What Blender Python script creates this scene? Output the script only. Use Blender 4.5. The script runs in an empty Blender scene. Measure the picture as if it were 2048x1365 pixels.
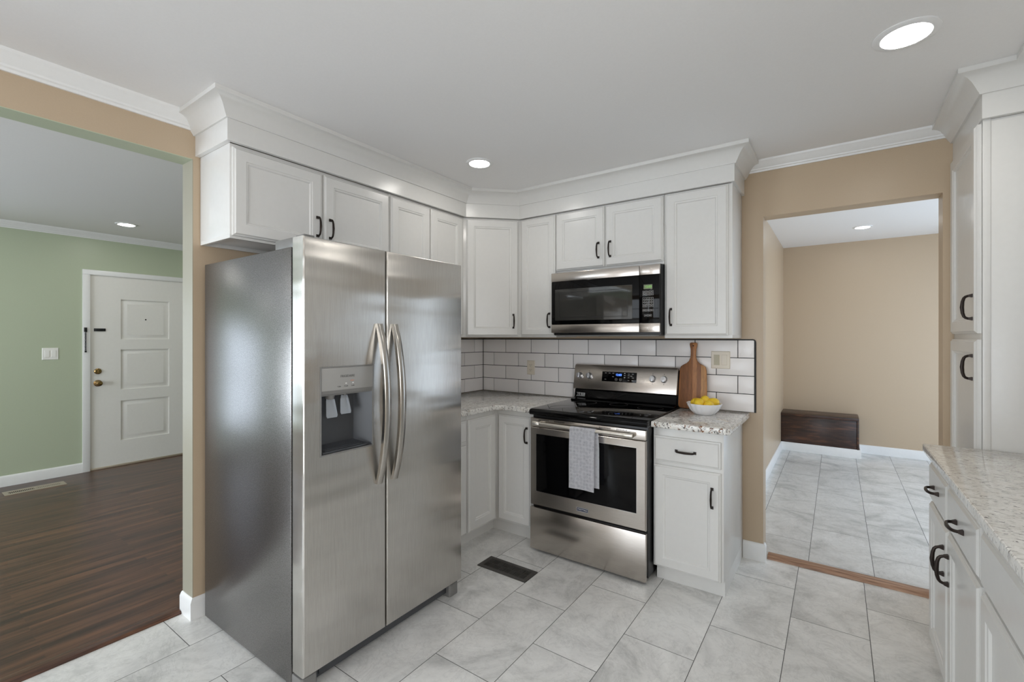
import bpy, bmesh, math, random
from mathutils import Vector, Matrix
random.seed(7)
PI = math.pi
SC = bpy.context.scene
COL = SC.collection

# ------------------------------------------------------------------ camera, world, exposure, daylight
F_PX, CX, CY, YAW = 920.06, 1024.0, 674.41, 0.614617
CAM = Vector((2.597, -3.228, 1.393))
cd = bpy.data.cameras.new('camera')
cd.sensor_width = 36.0
cd.lens = F_PX / 2048 * 36.0
cd.shift_x = 0.0
cd.shift_y = -(682.5 - CY) / 2048
cd.clip_start = 0.02
cam = bpy.data.objects.new('camera', cd)
COL.objects.link(cam)
cam.location = CAM
cam.rotation_euler = (PI / 2, 0, YAW)
SC.camera = cam

SC.view_settings.view_transform = 'Standard'
SC.view_settings.look = 'None'
SC.view_settings.exposure = 0.43
SC.view_settings.gamma = 1.0
SC.view_settings.use_curve_mapping = False
SC.cycles.use_denoising = True
SC.cycles.max_bounces = 10
SC.cycles.diffuse_bounces = 6
SC.cycles.glossy_bounces = 5
SC.cycles.transmission_bounces = 6
SC.cycles.sample_clamp_indirect = 6.0
SC.cycles.caustics_reflective = False
SC.cycles.caustics_refractive = False

world = bpy.data.worlds.new('world')
SC.world = world
world.use_nodes = True
world.node_tree.nodes['Background'].inputs[0].default_value = (0.72, 0.85, 1.0, 1)
world.node_tree.nodes['Background'].inputs[1].default_value = 2.0


def area(name, loc, direction, sx, sy, power, color):
    l = bpy.data.lights.new(name, 'AREA')
    l.shape = 'RECTANGLE'
    l.size, l.size_y = sx, sy
    l.energy = power
    l.color = color
    o = bpy.data.objects.new(name, l)
    COL.objects.link(o)
    o.location = loc
    o.rotation_euler = Vector(direction).to_track_quat('-Z', 'Y').to_euler()
    return o


DAY = (0.86, 0.93, 1.0)
# daylight through the windows: living room side, kitchen end wall behind the camera, hall window
area('daylight_living_side', (-3.80, -4.25, 1.15), (1, 0, 0), 1.9, 1.7, 6, DAY)
area('daylight_living_end', (-1.45, -6.62, 1.35), (0, 1, 0), 2.2, 1.4, 78, DAY)
area('daylight_kitchen_end', (1.8, -6.12, 1.08), (0, 1, 0), 2.4, 2.0, 25, (1.0, 0.98, 0.95))
area('fill_right_wall', (3.68, -3.45, 1.60), (-1, 0, 0), 1.2, 1.0, 19, (1.0, 0.98, 0.95))  # added fill from the unseen right wall, brightens the left cabinets and crown
area('daylight_hall', (4.42, 1.9, 1.2), (-1, 0, 0), 3.1, 2.2, 5, (0.80, 0.89, 1.0))
LAMP = 47.0   # strength of the recessed lamp lenses

# ------------------------------------------------------------------ materials
MATS = {}


def newmat(name):
    m = bpy.data.materials.new(name)
    m.use_nodes = True
    MATS[name] = m
    nt = m.node_tree
    return m, nt, nt.nodes['Principled BSDF']


def lin(r, g, b):
    f = lambda c: (c / 255 / 12.92) if c / 255 <= 0.04045 else ((c / 255 + 0.055) / 1.055) ** 2.4
    return (f(r), f(g), f(b), 1)


def N(nt, typ, **kw):
    n = nt.nodes.new(typ)
    for k, v in kw.items():
        setattr(n, k, v)
    return n


def L(nt, a, b):
    nt.links.new(a, b)


def coords(nt, scale=(1, 1, 1), loc=(0, 0, 0), rot=(0, 0, 0)):
    tc = N(nt, 'ShaderNodeTexCoord')
    mp = N(nt, 'ShaderNodeMapping')
    mp.inputs['Scale'].default_value = scale
    mp.inputs['Location'].default_value = loc
    mp.inputs['Rotation'].default_value = rot
    L(nt, tc.outputs['Object'], mp.inputs['Vector'])
    return mp.outputs['Vector']


def noise(nt, vec, scale, detail=3, rough=0.5, dist=0.0):
    n = N(nt, 'ShaderNodeTexNoise')
    n.inputs['Scale'].default_value = scale
    n.inputs['Detail'].default_value = detail
    n.inputs['Roughness'].default_value = rough
    n.inputs['Distortion'].default_value = dist
    L(nt, vec, n.inputs['Vector'])
    return n.outputs['Fac']


def ramp(nt, fac, stops, interp='LINEAR'):
    r = N(nt, 'ShaderNodeValToRGB')
    e = r.color_ramp.elements
    r.color_ramp.interpolation = interp
    while len(e) < len(stops):
        e.new(0.5)
    for i, (p, c) in enumerate(stops):
        e[i].position = p
        e[i].color = c
    L(nt, fac, r.inputs['Fac'])
    return r.outputs['Color']


def mix(nt, a, b, fac, mode='MIX'):
    m = N(nt, 'ShaderNodeMix', data_type='RGBA', blend_type=mode)
    for s, v in ((m.inputs[6], a), (m.inputs[7], b), (m.inputs[0], fac)):
        if isinstance(v, (tuple, float, int)):
            s.default_value = v
        else:
            L(nt, v, s)
    return m.outputs[2]


def bump(nt, b, height, strength, dist=0.002):
    n = N(nt, 'ShaderNodeBump')
    n.inputs['Strength'].default_value = strength
    n.inputs['Distance'].default_value = dist
    L(nt, height, n.inputs['Height'])
    L(nt, n.outputs['Normal'], b.inputs['Normal'])
    return n


def plain(name, color, rough=0.5, metal=0.0, tex=0.0, tscale=40, var=0.0, **kw):
    """one colour with a faint procedural unevenness"""
    m, nt, b = newmat(name)
    b.inputs['Roughness'].default_value = rough
    b.inputs['Metallic'].default_value = metal
    v = coords(nt)
    f = noise(nt, v, tscale)
    c0 = tuple(max(0, x * (1 - var)) for x in color[:3]) + (1,)
    c1 = tuple(min(1, x * (1 + var)) for x in color[:3]) + (1,)
    L(nt, ramp(nt, f, [(0.3, c0), (0.7, c1)]), b.inputs['Base Color'])
    if tex:
        bump(nt, b, f, tex)
    for k, val in kw.items():
        b.inputs[k].default_value = val
    return m


plain('cabinet_white', lin(217, 216, 213), 0.26, var=0.01)
plain('trim_white', lin(228, 228, 227), 0.35, var=0.01)
plain('ceiling_paint', lin(231, 230, 229), 0.75, tex=0.05, tscale=120, var=0.01)
plain('tan_paint', lin(186, 166, 141), 0.36, tex=0.06, tscale=180, var=0.015)
plain('green_paint', lin(178, 187, 163), 0.36, tex=0.06, tscale=180, var=0.015)
plain('jamb_paint', lin(158, 154, 138), 0.4, tex=0.05, tscale=180, var=0.01)
plain('door_white', lin(226, 224, 219), 0.4, var=0.01)
plain('dark_bronze', lin(44, 36, 32), 0.38, metal=0.7, var=0.1)
plain('black_plastic', lin(18, 18, 20), 0.35)
plain('black_gloss', lin(6, 6, 7), 0.06, **{'Specular IOR Level': 0.2})
plain('grout_black', lin(50, 52, 54), 0.8)
plain('gasket_black', lin(12, 12, 12), 0.6)
plain('tile_white', lin(243, 240, 239), 0.26, var=0.012, tscale=6)
plain('almond_plastic', lin(228, 219, 203), 0.35)
plain('almond_dark', lin(186, 179, 154), 0.35)
plain('white_plastic', lin(232, 231, 226), 0.35)
plain('porcelain', lin(238, 238, 240), 0.12)
plain('grey_plastic', lin(150, 149, 146), 0.4)
plain('dark_grey_plastic', lin(62, 64, 68), 0.3)
plain('mid_grey_plastic', lin(118, 117, 115), 0.35)
plain('brass', lin(150, 124, 82), 0.25, metal=0.9, var=0.1)
plain('print_grey', lin(60, 60, 60), 0.5)
plain('print_white', lin(205, 205, 205), 0.5)
plain('print_orange', lin(205, 120, 80), 0.5)
plain('badge_blue', lin(30, 40, 66), 0.3)
plain('chrome', lin(215, 212, 208), 0.12, metal=1.0)
plain('satin_steel', lin(222, 217, 208), 0.34, metal=1.0)
plain('knob_metal', lin(205, 206, 210), 0.25, metal=0.8)
plain('vent_black', lin(78, 75, 72), 0.4, metal=0.4)
plain('vent_beige', lin(176, 164, 146), 0.4, metal=0.3)
plain('void_black', lin(5, 5, 5), 0.9)
plain('lens_dark', lin(120, 128, 104), 0.3)
plain('light_trim', lin(232, 232, 232), 0.45)


def lemon_mat():
    m, nt, b = newmat('lemon_peel')
    v = coords(nt)
    L(nt, ramp(nt, noise(nt, v, 30), [(0.3, lin(228, 184, 30)), (0.7, lin(243, 212, 62))]), b.inputs['Base Color'])
    b.inputs['Roughness'].default_value = 0.4
    bump(nt, b, noise(nt, v, 420, 2), 0.25, 0.001)


lemon_mat()


def emit(name, color, strength):
    m, nt, b = newmat(name)
    b.inputs['Base Color'].default_value = color
    b.inputs['Emission Color'].default_value = color
    b.inputs['Emission Strength'].default_value = strength


emit('lamp_lens', (1.0, 0.965, 0.91, 1), LAMP)
emit('lamp_lens_dim', (1.0, 0.965, 0.91, 1), LAMP * 0.6)
emit('clock_blue', lin(80, 130, 255), 2.5)
emit('clock_green', lin(120, 190, 80), 0.6)


def steel(name, base, rough, wave, grain_axis='z', pebble=False):
    m, nt, b = newmat(name)
    b.inputs['Metallic'].default_value = 1.0
    s = {'z': (900, 900, 12), 'x': (12, 900, 900)}[grain_axis]
    if pebble:
        s = (330, 330, 330)
    g = noise(nt, coords(nt, s), 1.0, 2)
    lo = tuple(x * (0.66 if pebble else 0.9) for x in base[:3]) + (1,)
    hi = tuple(min(1, x * (1.4 if pebble else 1.08)) for x in base[:3]) + (1,)
    L(nt, ramp(nt, g, [(0.3, lo), (0.7, hi)]), b.inputs['Base Color'])
    b.inputs['Roughness'].default_value = rough
    if wave and not pebble:
        tg = N(nt, 'ShaderNodeTangent', direction_type='RADIAL', axis='Z')
        L(nt, tg.outputs['Tangent'], b.inputs['Tangent'])
        b.inputs['Anisotropic'].default_value = 0.8
    bm1 = N(nt, 'ShaderNodeBump')
    bm1.inputs['Strength'].default_value = 0.12 if pebble else 0.06
    bm1.inputs['Distance'].default_value = 0.0008 if pebble else 0.0003
    L(nt, g, bm1.inputs['Height'])
    if wave:
        w = noise(nt, coords(nt, (0.9, 0.9, 4.2)), 1.6, 1, 0.4)
        bm2 = N(nt, 'ShaderNodeBump')
        bm2.inputs['Strength'].default_value = wave
        bm2.inputs['Distance'].default_value = 0.02
        L(nt, w, bm2.inputs['Height'])
        L(nt, bm1.outputs['Normal'], bm2.inputs['Normal'])
        L(nt, bm2.outputs['Normal'], b.inputs['Normal'])
    else:
        L(nt, bm1.outputs['Normal'], b.inputs['Normal'])


steel('fridge_steel', lin(198, 195, 190), 0.25, 0.6)
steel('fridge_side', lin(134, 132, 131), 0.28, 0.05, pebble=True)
steel('range_steel', lin(196, 189, 182), 0.24, 0.0, 'x')
steel('handle_steel', lin(186, 182, 176), 0.26, 0.0)


def tile_floor(name, x0, y0, w, l, flip, tint):
    m, nt, b = newmat(name)
    tc = N(nt, 'ShaderNodeTexCoord')
    sep = N(nt, 'ShaderNodeSeparateXYZ')
    L(nt, tc.outputs['Object'], sep.inputs[0])

    def math_(op, a, c):
        n = N(nt, 'ShaderNodeMath', operation=op)
        for i, v in enumerate((a, c)):
            if isinstance(v, (int, float)):
                n.inputs[i].default_value = v
            else:
                L(nt, v, n.inputs[i])
        return n.outputs[0]
    u = math_('SUBTRACT', sep.outputs['Y'], y0 - l * 30)
    v = math_('SUBTRACT', sep.outputs['X'], x0 - w * (20 + (1 if flip else 0)))
    cmb = N(nt, 'ShaderNodeCombineXYZ')
    L(nt, u, cmb.inputs[0])
    L(nt, v, cmb.inputs[1])
    br = N(nt, 'ShaderNodeTexBrick')
    br.offset = 0.5
    br.offset_frequency = 2
    br.squash = 1.0
    br.inputs['Scale'].default_value = 1.0
    br.inputs['Mortar Size'].default_value = 0.0016
    br.inputs['Mortar Smooth'].default_value = 0.1
    br.inputs['Brick Width'].default_value = l
    br.inputs['Row Height'].default_value = w
    br.inputs['Color1'].default_value = (0, 0, 0, 1)
    br.inputs['Color2'].default_value = (1, 1, 1, 1)
    br.inputs['Mortar'].default_value = (0.5, 0.5, 0.5, 1)
    L(nt, cmb.outputs[0], br.inputs['Vector'])
    # each tile gets its own patch of stone pattern
    off = N(nt, 'ShaderNodeVectorMath', operation='SCALE')
    L(nt, br.outputs['Color'], off.inputs[0])
    off.inputs['Scale'].default_value = 7.0
    add = N(nt, 'ShaderNodeVectorMath', operation='ADD')
    L(nt, tc.outputs['Object'], add.inputs[0])
    L(nt, off.outputs[0], add.inputs[1])
    vec = add.outputs[0]
    cloud = noise(nt, vec, 3.2, 8, 0.66, 0.9)
    c = ramp(nt, cloud, [(0.28, lin(190, 190, 188)), (0.5, lin(229, 228, 225)), (0.7, lin(244, 243, 240))])
    vein = noise(nt, vec, 4.5, 6, 0.7, 2.2)
    vm = ramp(nt, vein, [(0.47, (1, 1, 1, 1)), (0.5, (0.86, 0.86, 0.86, 1)), (0.53, (1, 1, 1, 1))])
    c = mix(nt, c, vm, 0.8, 'MULTIPLY')
    grain = ramp(nt, noise(nt, vec, 60, 4, 0.7), [(0.3, (0.93, 0.93, 0.93, 1)), (0.7, (1, 1, 1, 1))])
    c = mix(nt, c, grain, 1.0, 'MULTIPLY')
    tn = ramp(nt, br.outputs['Color'], [(0, (0.95, 0.95, 0.95, 1)), (1, (1, 1, 1, 1))])
    c = mix(nt, c, tn, 1.0, 'MULTIPLY')
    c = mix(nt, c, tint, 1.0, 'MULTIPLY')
    c = mix(nt, c, lin(84, 84, 82), br.outputs['Fac'])
    L(nt, c, b.inputs['Base Color'])
    rr = mix(nt, (0.26, 0.26, 0.26, 1), (0.8, 0.8, 0.8, 1), br.outputs['Fac'])
    L(nt, rr, b.inputs['Roughness'])
    inv = math_('SUBTRACT', 1.0, br.outputs['Fac'])
    bump(nt, b, inv, 0.4, 0.001)


tile_floor('floor_tile', 0.2152, 0.0475, 0.3134, 0.605, False, (1, 1, 1, 1))
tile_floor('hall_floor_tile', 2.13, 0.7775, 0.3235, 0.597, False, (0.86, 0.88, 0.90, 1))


def wood_floor():
    m, nt, b = newmat('dark_wood_floor')
    v = coords(nt)
    br = N(nt, 'ShaderNodeTexBrick')
    br.offset = 0.37
    br.inputs['Scale'].default_value = 1.0
    br.inputs['Mortar Size'].default_value = 0.0006
    br.inputs['Brick Width'].default_value = 0.9
    br.inputs['Row Height'].default_value = 0.057
    br.inputs['Color1'].default_value = (0, 0, 0, 1)
    br.inputs['Color2'].default_value = (1, 1, 1, 1)
    br.inputs['Mortar'].default_value = (0.3, 0.3, 0.3, 1)
    L(nt, coords(nt, (1, 1, 1), (5, 5, 0), (0, 0, PI / 2)), br.inputs['Vector'])
    off = N(nt, 'ShaderNodeVectorMath', operation='SCALE')
    off.inputs['Scale'].default_value = 3.0
    L(nt, br.outputs['Color'], off.inputs[0])
    add = N(nt, 'ShaderNodeVectorMath', operation='ADD')
    L(nt, coords(nt, (14, 0.9, 1)), add.inputs[0])
    L(nt, off.outputs[0], add.inputs[1])
    st = noise(nt, add.outputs[0], 1.6, 7, 0.62, 0.5)
    c = ramp(nt, st, [(0.28, lin(50, 39, 36)), (0.45, lin(84, 59, 48)), (0.58, lin(112, 77, 58)), (0.75, lin(140, 98, 70))])
    fine = ramp(nt, noise(nt, coords(nt, (120, 4, 1)), 1.0, 5, 0.75), [(0.38, (0.55, 0.56, 0.58, 1)), (0.65, (1, 1, 1, 1))])
    c = mix(nt, c, fine, 0.8, 'MULTIPLY')
    tn = ramp(nt, br.outputs['Color'], [(0, (0.72, 0.72, 0.76, 1)), (1, (1.0, 1.0, 1.0, 1))])
    c = mix(nt, c, tn, 0.8, 'MULTIPLY')
    worn = ramp(nt, noise(nt, coords(nt, (1.2, 0.8, 1)), 1.8, 5, 0.6), [(0.4, (1, 1, 1, 1)), (0.75, lin(205, 210, 216))])
    c = mix(nt, c, worn, 0.5, 'MULTIPLY')
    L(nt, c, b.inputs['Base Color'])
    b.inputs['Roughness'].default_value = 0.3
    bump(nt, b, st, 0.08, 0.002)


wood_floor()


def wood(name, cols, axis_scale, rough=0.4):
    m, nt, b = newmat(name)
    st = noise(nt, coords(nt, axis_scale), 1.0, 6, 0.6, 0.6)
    L(nt, ramp(nt, st, cols), b.inputs['Base Color'])
    b.inputs['Roughness'].default_value = rough
    bump(nt, b, st, 0.1, 0.001)


wood('threshold_oak', [(0.3, lin(112, 84, 68)), (0.5, lin(158, 122, 98)), (0.7, lin(186, 152, 126))], (5, 90, 90))
wood('nosing_wood', [(0.3, lin(46, 30, 24)), (0.5, lin(76, 50, 38)), (0.7, lin(112, 76, 54))], (90, 4, 90), 0.3)
wood('bench_wood', [(0.3, lin(30, 20, 17)), (0.52, lin(58, 38, 30)), (0.75, lin(104, 66, 44))], (5, 40, 40), 0.3)


def board_mat():
    m, nt, b = newmat('acacia_board')
    v = coords(nt)
    sx = N(nt, 'ShaderNodeSeparateXYZ')
    L(nt, v, sx.inputs[0])
    mm = N(nt, 'ShaderNodeMath', operation='MULTIPLY')
    L(nt, sx.outputs['X'], mm.inputs[0])
    mm.inputs[1].default_value = 38.0
    fl = N(nt, 'ShaderNodeMath', operation='FLOOR')
    L(nt, mm.outputs[0], fl.inputs[0])
    wn = N(nt, 'ShaderNodeTexWhiteNoise', noise_dimensions='1D')
    L(nt, fl.outputs[0], wn.inputs['W'])
    base = ramp(nt, wn.outputs['Value'], [(0.0, lin(134, 86, 48)), (0.4, lin(172, 112, 62)), (0.7, lin(190, 130, 74)), (1.0, lin(206, 156, 98))])
    g = ramp(nt, noise(nt, coords(nt, (110, 110, 7)), 1.0, 6, 0.65, 1.0), [(0.3, (0.5, 0.46, 0.42, 1)), (0.6, (1, 1, 1, 1))])
    L(nt, mix(nt, base, g, 0.8, 'MULTIPLY'), b.inputs['Base Color'])
    b.inputs['Roughness'].default_value = 0.45


board_mat()


def granite(name, warm):
    m, nt, b = newmat(name)
    v = coords(nt)
    c = ramp(nt, noise(nt, v, 26, 6, 0.65, 0.6), [(0.3, lin(204, 201, 195)), (0.5, lin(228, 226, 221)), (0.75, lin(242, 240, 236))])
    st = (1, 2.0, 1)
    f1 = noise(nt, coords(nt, st, rot=(0, 0, 0.5)), 42, 4, 0.62, 0.8)
    c = mix(nt, c, lin(140, 136, 132), ramp(nt, f1, [(0.56, (0, 0, 0, 1)), (0.62, (0.45 + 0.4 * warm,) * 3 + (1,))]))
    f4 = noise(nt, coords(nt, (1, 1, 1), (2, 9, 0)), 6, 4, 0.6, 1.5)
    c = mix(nt, c, lin(216, 180, 122), ramp(nt, f4, [(0.6, (0, 0, 0, 1)), (0.74, (0.6 * warm,) * 3 + (1,))]))
    f3 = noise(nt, coords(nt, st, (7, 4, 0), (0, 0, 0.5)), 48, 3, 0.5, 0.6)
    c = mix(nt, c, lin(128, 90, 62), ramp(nt, f3, [(0.65 - 0.04 * warm, (0, 0, 0, 1)), (0.685 - 0.04 * warm, (0.9 * warm + .1,) * 3 + (1,))]))
    f2 = noise(nt, coords(nt, st, (3, 1, 0), (0, 0, 0.5)), 66, 3, 0.55, 0.5)
    c = mix(nt, c, lin(50, 46, 46), ramp(nt, f2, [(0.603 + 0.022 * (1 - warm), (0, 0, 0, 1)), (0.636 + 0.022 * (1 - warm), (0.8 + 0.2 * warm,) * 3 + (1,))]))
    L(nt, c, b.inputs['Base Color'])
    b.inputs['Roughness'].default_value = 0.1


granite('granite_warm', 1.0)
granite('granite_pale', 0.15)
granite('granite_mid', 0.45)


def towel_mat():
    m, nt, b = newmat('towel_print')
    vo = N(nt, 'ShaderNodeTexVoronoi', feature='DISTANCE_TO_EDGE')
    vo.inputs['Scale'].default_value = 1.0
    vo.inputs['Randomness'].default_value = 0.7
    L(nt, coords(nt, (62, 62, 62)), vo.inputs['Vector'])
    vf = N(nt, 'ShaderNodeTexVoronoi', feature='F1')
    vf.inputs['Scale'].default_value = 1.0
    vf.inputs['Randomness'].default_value = 0.4
    L(nt, coords(nt, (48, 48, 48), (1, 2, 3)), vf.inputs['Vector'])
    ring = ramp(nt, vf.outputs['Distance'], [(0.10, (0, 0, 0, 1)), (0.2, (1, 1, 1, 1)), (0.34, (0, 0, 0, 1)), (0.42, (0.7, 0.7, 0.7, 1)), (0.5, (0, 0, 0, 1))])
    n2 = ramp(nt, noise(nt, coords(nt), 300, 2), [(0.4, (0.2, 0.2, 0.2, 1)), (0.6, (1, 1, 1, 1))])
    mk = mix(nt, ring, n2, 1.0, 'MULTIPLY')
    c = mix(nt, lin(240, 240, 244), lin(180, 181, 188), mk)
    L(nt, c, b.inputs['Base Color'])
    b.inputs['Roughness'].default_value = 0.9
    bump(nt, b, noise(nt, coords(nt), 700, 2), 0.3, 0.001)


towel_mat()


def clear_plastic():
    m, nt, b = newmat('clear_plastic')
    b.inputs['Base Color'].default_value = lin(205, 212, 220)
    b.inputs['Roughness'].default_value = 0.12
    b.inputs['Transmission Weight'].default_value = 0.55
    b.inputs['IOR'].default_value = 1.45
    v = coords(nt)
    bump(nt, b, noise(nt, v, 45, 2), 0.15, 0.002)


clear_plastic()


def smoked_glass():
    m, nt, b = newmat('microwave_glass')
    v = coords(nt)
    L(nt, ramp(nt, noise(nt, v, 3), [(0.3, lin(44, 44, 42)), (0.7, lin(56, 55, 52))]), b.inputs['Base Color'])
    b.inputs['Roughness'].default_value = 0.05
    b.inputs['IOR'].default_value = 1.6


smoked_glass()

# ------------------------------------------------------------------ mesh helpers
WL = {}   # world location of every built object (things are not rotated unless noted)


def bm_new():
    return bmesh.new()


def box(bm, x0, x1, y0, y1, z0, z1, bev=0.0, seg=2, M=None):
    t = bmesh.new()
    bmesh.ops.create_cube(t, size=1.0)
    x0, x1, y0, y1, z0, z1 = min(x0, x1), max(x0, x1), min(y0, y1), max(y0, y1), min(z0, z1), max(z0, z1)
    for v in t.verts:
        v.co = Vector(((x0 + x1) / 2 + v.co.x * (x1 - x0), (y0 + y1) / 2 + v.co.y * (y1 - y0), (z0 + z1) / 2 + v.co.z * (z1 - z0)))
    if bev:
        bev = min(bev, 0.45 * min(x1 - x0, y1 - y0, z1 - z0))
        bmesh.ops.bevel(t, geom=t.edges[:], offset=bev, segments=seg, affect='EDGES', profile=0.5)
    merge(bm, t, M)


def merge(bm, t, M=None):
    if M is not None:
        bmesh.ops.transform(t, matrix=M, verts=t.verts[:])
    bmesh.ops.recalc_face_normals(t, faces=t.faces[:])
    me = bpy.data.meshes.new('tmp')
    t.to_mesh(me)
    t.free()
    bm.from_mesh(me)
    bpy.data.meshes.remove(me)


def prism(bm, pts, z0, z1, bev=0.0, M=None, seg=2):
    """extrude a plan polygon (x,y) from z0 to z1"""
    t = bmesh.new()
    lo = [t.verts.new((p[0], p[1], z0)) for p in pts]
    hi = [t.verts.new((p[0], p[1], z1)) for p in pts]
    t.faces.new(lo[::-1])
    t.faces.new(hi)
    n = len(pts)
    for i in range(n):
        t.faces.new((lo[i], lo[(i + 1) % n], hi[(i + 1) % n], hi[i]))
    bmesh.ops.recalc_face_normals(t, faces=t.faces[:])
    if bev:
        ed = [e for e in t.edges if abs(e.verts[0].co.z - e.verts[1].co.z) < 1e-6]
        bmesh.ops.bevel(t, geom=ed, offset=bev, segments=seg, affect='EDGES', profile=0.5)
    merge(bm, t, M)


def loops(bm, rects, M=None, close_first=True, close_last=True):
    """rects: list of (u0,u1,v0,v1,w) rectangles joined one to the next (panels with stepped edges)"""
    t = bmesh.new()
    rings = [[t.verts.new(p) for p in ((a, c, w), (b, c, w), (b, d, w), (a, d, w))] for a, b, c, d, w in rects]
    if close_first:
        t.faces.new(rings[0][::-1])
    for r, s in zip(rings, rings[1:]):
        for i in range(4):
            t.faces.new((r[i], r[(i + 1) % 4], s[(i + 1) % 4], s[i]))
    if close_last:
        t.faces.new(rings[-1])
    merge(bm, t, M)


def tube(bm, pts, rad, n=10, M=None, flat=1.0):
    """sweep an ellipse along points; rad is a number or one per point"""
    t = bmesh.new()
    pts = [Vector(p) for p in pts]
    if not isinstance(rad, (list, tuple)):
        rad = [rad] * len(pts)
    rings = []
    ref = None
    for i, p in enumerate(pts):
        d = (pts[min(i + 1, len(pts) - 1)] - pts[max(i - 1, 0)]).normalized()
        if ref is None:
            ref = Vector((0, 0, 1)) if abs(d.z) < 0.9 else Vector((1, 0, 0))
        a = (ref - d * ref.dot(d)).normalized()
        b = d.cross(a)
        ref = a
        rings.append([t.verts.new(p + a * rad[i] * math.cos(2 * PI * k / n) + b * rad[i] * flat * math.sin(2 * PI * k / n)) for k in range(n)])
    t.faces.new(rings[0][::-1])
    t.faces.new(rings[-1])
    for r, s in zip(rings, rings[1:]):
        for k in range(n):
            t.faces.new((r[k], r[(k + 1) % n], s[(k + 1) % n], s[k]))
    merge(bm, t, M)


def lathe(bm, prof, n=32, M=None, loc=(0, 0, 0)):
    """turn (radius, z) pairs about z"""
    t = bmesh.new()
    rings = []
    for r, z in prof:
        if r < 1e-6:
            rings.append([t.verts.new((loc[0], loc[1], loc[2] + z))])
        else:
            rings.append([t.verts.new((loc[0] + r * math.cos(2 * PI * k / n), loc[1] + r * math.sin(2 * PI * k / n), loc[2] + z)) for k in range(n)])
    for r, s in zip(rings, rings[1:]):
        for k in range(n):
            q = [r[k % len(r)], r[(k + 1) % len(r)], s[(k + 1) % len(s)], s[k % len(s)]]
            q = list(dict.fromkeys(q))
            if len(q) > 2:
                t.faces.new(q)
    merge(bm, t, M)


def sweep(bm, path, prof, cap=True):
    """mitred sweep of (offset, z) profile along a plan path; offset goes to the right of travel"""
    t = bmesh.new()
    P = [Vector((p[0], p[1])) for p in path]
    rings = []
    for i, p in enumerate(P):
        ds = []
        if i > 0:
            ds.append((p - P[i - 1]).normalized())
        if i < len(P) - 1:
            ds.append((P[i + 1] - p).normalized())
        ns = [Vector((d.y, -d.x)) for d in ds]
        m = ns[0] if len(ns) == 1 else (ns[0] + ns[1]) / (1 + ns[0].dot(ns[1]))
        rings.append([t.verts.new((p.x + m.x * o, p.y + m.y * o, z)) for o, z in prof])
    k = len(prof)
    for r, s in zip(rings, rings[1:]):
        for j in range(k):
            t.faces.new((r[j], r[(j + 1) % k], s[(j + 1) % k], s[j]))
    if cap:
        t.faces.new(rings[0])
        t.faces.new(rings[-1][::-1])
    merge(bm, t)


def frame(o, u, n=None):
    """matrix of a panel's own frame: u along its width, z up, outward = u x z"""
    u = Vector(u).normalized()
    z = Vector((0, 0, 1))
    w = u.cross(z)
    M = Matrix.Identity(4)
    for i, c in enumerate((u, z, w)):
        for j in range(3):
            M[j][i] = c[j]
    M.translation = Vector(o)
    return M


def obj(name, bm, mat, parent=None, sharp=35):
    off = WL[parent] if parent else Vector((0, 0, 0))
    if off.length:
        bmesh.ops.translate(bm, verts=bm.verts[:], vec=-off)
    me = bpy.data.meshes.new(name)
    bm.to_mesh(me)
    bm.free()
    me.materials.append(MATS[mat])
    me.shade_smooth()
    me.set_sharp_from_angle(angle=math.radians(sharp))
    o = bpy.data.objects.new(name, me)
    COL.objects.link(o)
    if parent:
        o.parent = parent
    WL[o] = off.copy()
    return o


def thing(name, label, cat, loc=(0, 0, 0), group=None):
    o = bpy.data.objects.new(name, None)
    o.empty_display_size = 0.05
    COL.objects.link(o)
    o.location = loc
    WL[o] = Vector(loc)
    return tag(o, label, cat, group)


def tag(o, label, cat, group=None):
    o['label'] = label
    o['category'] = cat
    if group:
        o['group'] = group
    return o


def struct(name, bm, mat, parent=None, sharp=35):
    o = obj(name, bm, mat, parent, sharp)
    if not parent:
        o['kind'] = 'structure'
    return o


def outline(b, x0, x1, z0, z1, M, w=.0008, o0=.0282, o1=.0291):
    for q in ((x0, x1, z0, z0 + w), (x0, x1, z1 - w, z1), (x0, x0 + w, z0 + w, z1 - w), (x1 - w, x1, z0 + w, z1 - w)):
        box(b, *q, o0, o1, M=M)


def text(name, body, size, M, mat, parent, align='CENTER', depth=0.0004, sx=1.0):
    cu = bpy.data.curves.new('txt', 'FONT')
    cu.body = body
    cu.size = size
    cu.align_x = align
    cu.align_y = 'CENTER'
    cu.extrude = depth
    cu.resolution_u = 3
    ob = bpy.data.objects.new('txt', cu)
    COL.objects.link(ob)
    dg = bpy.context.evaluated_depsgraph_get()
    me = bpy.data.meshes.new_from_object(ob.evaluated_get(dg))
    bpy.data.objects.remove(ob)
    bpy.data.curves.remove(cu)
    bm = bmesh.new()
    bm.from_mesh(me)
    bpy.data.meshes.remove(me)
    bmesh.ops.scale(bm, vec=(sx, 1, 1), verts=bm.verts[:])
    bmesh.ops.transform(bm, matrix=M, verts=bm.verts[:])
    return obj(name, bm, mat, parent)


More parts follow.
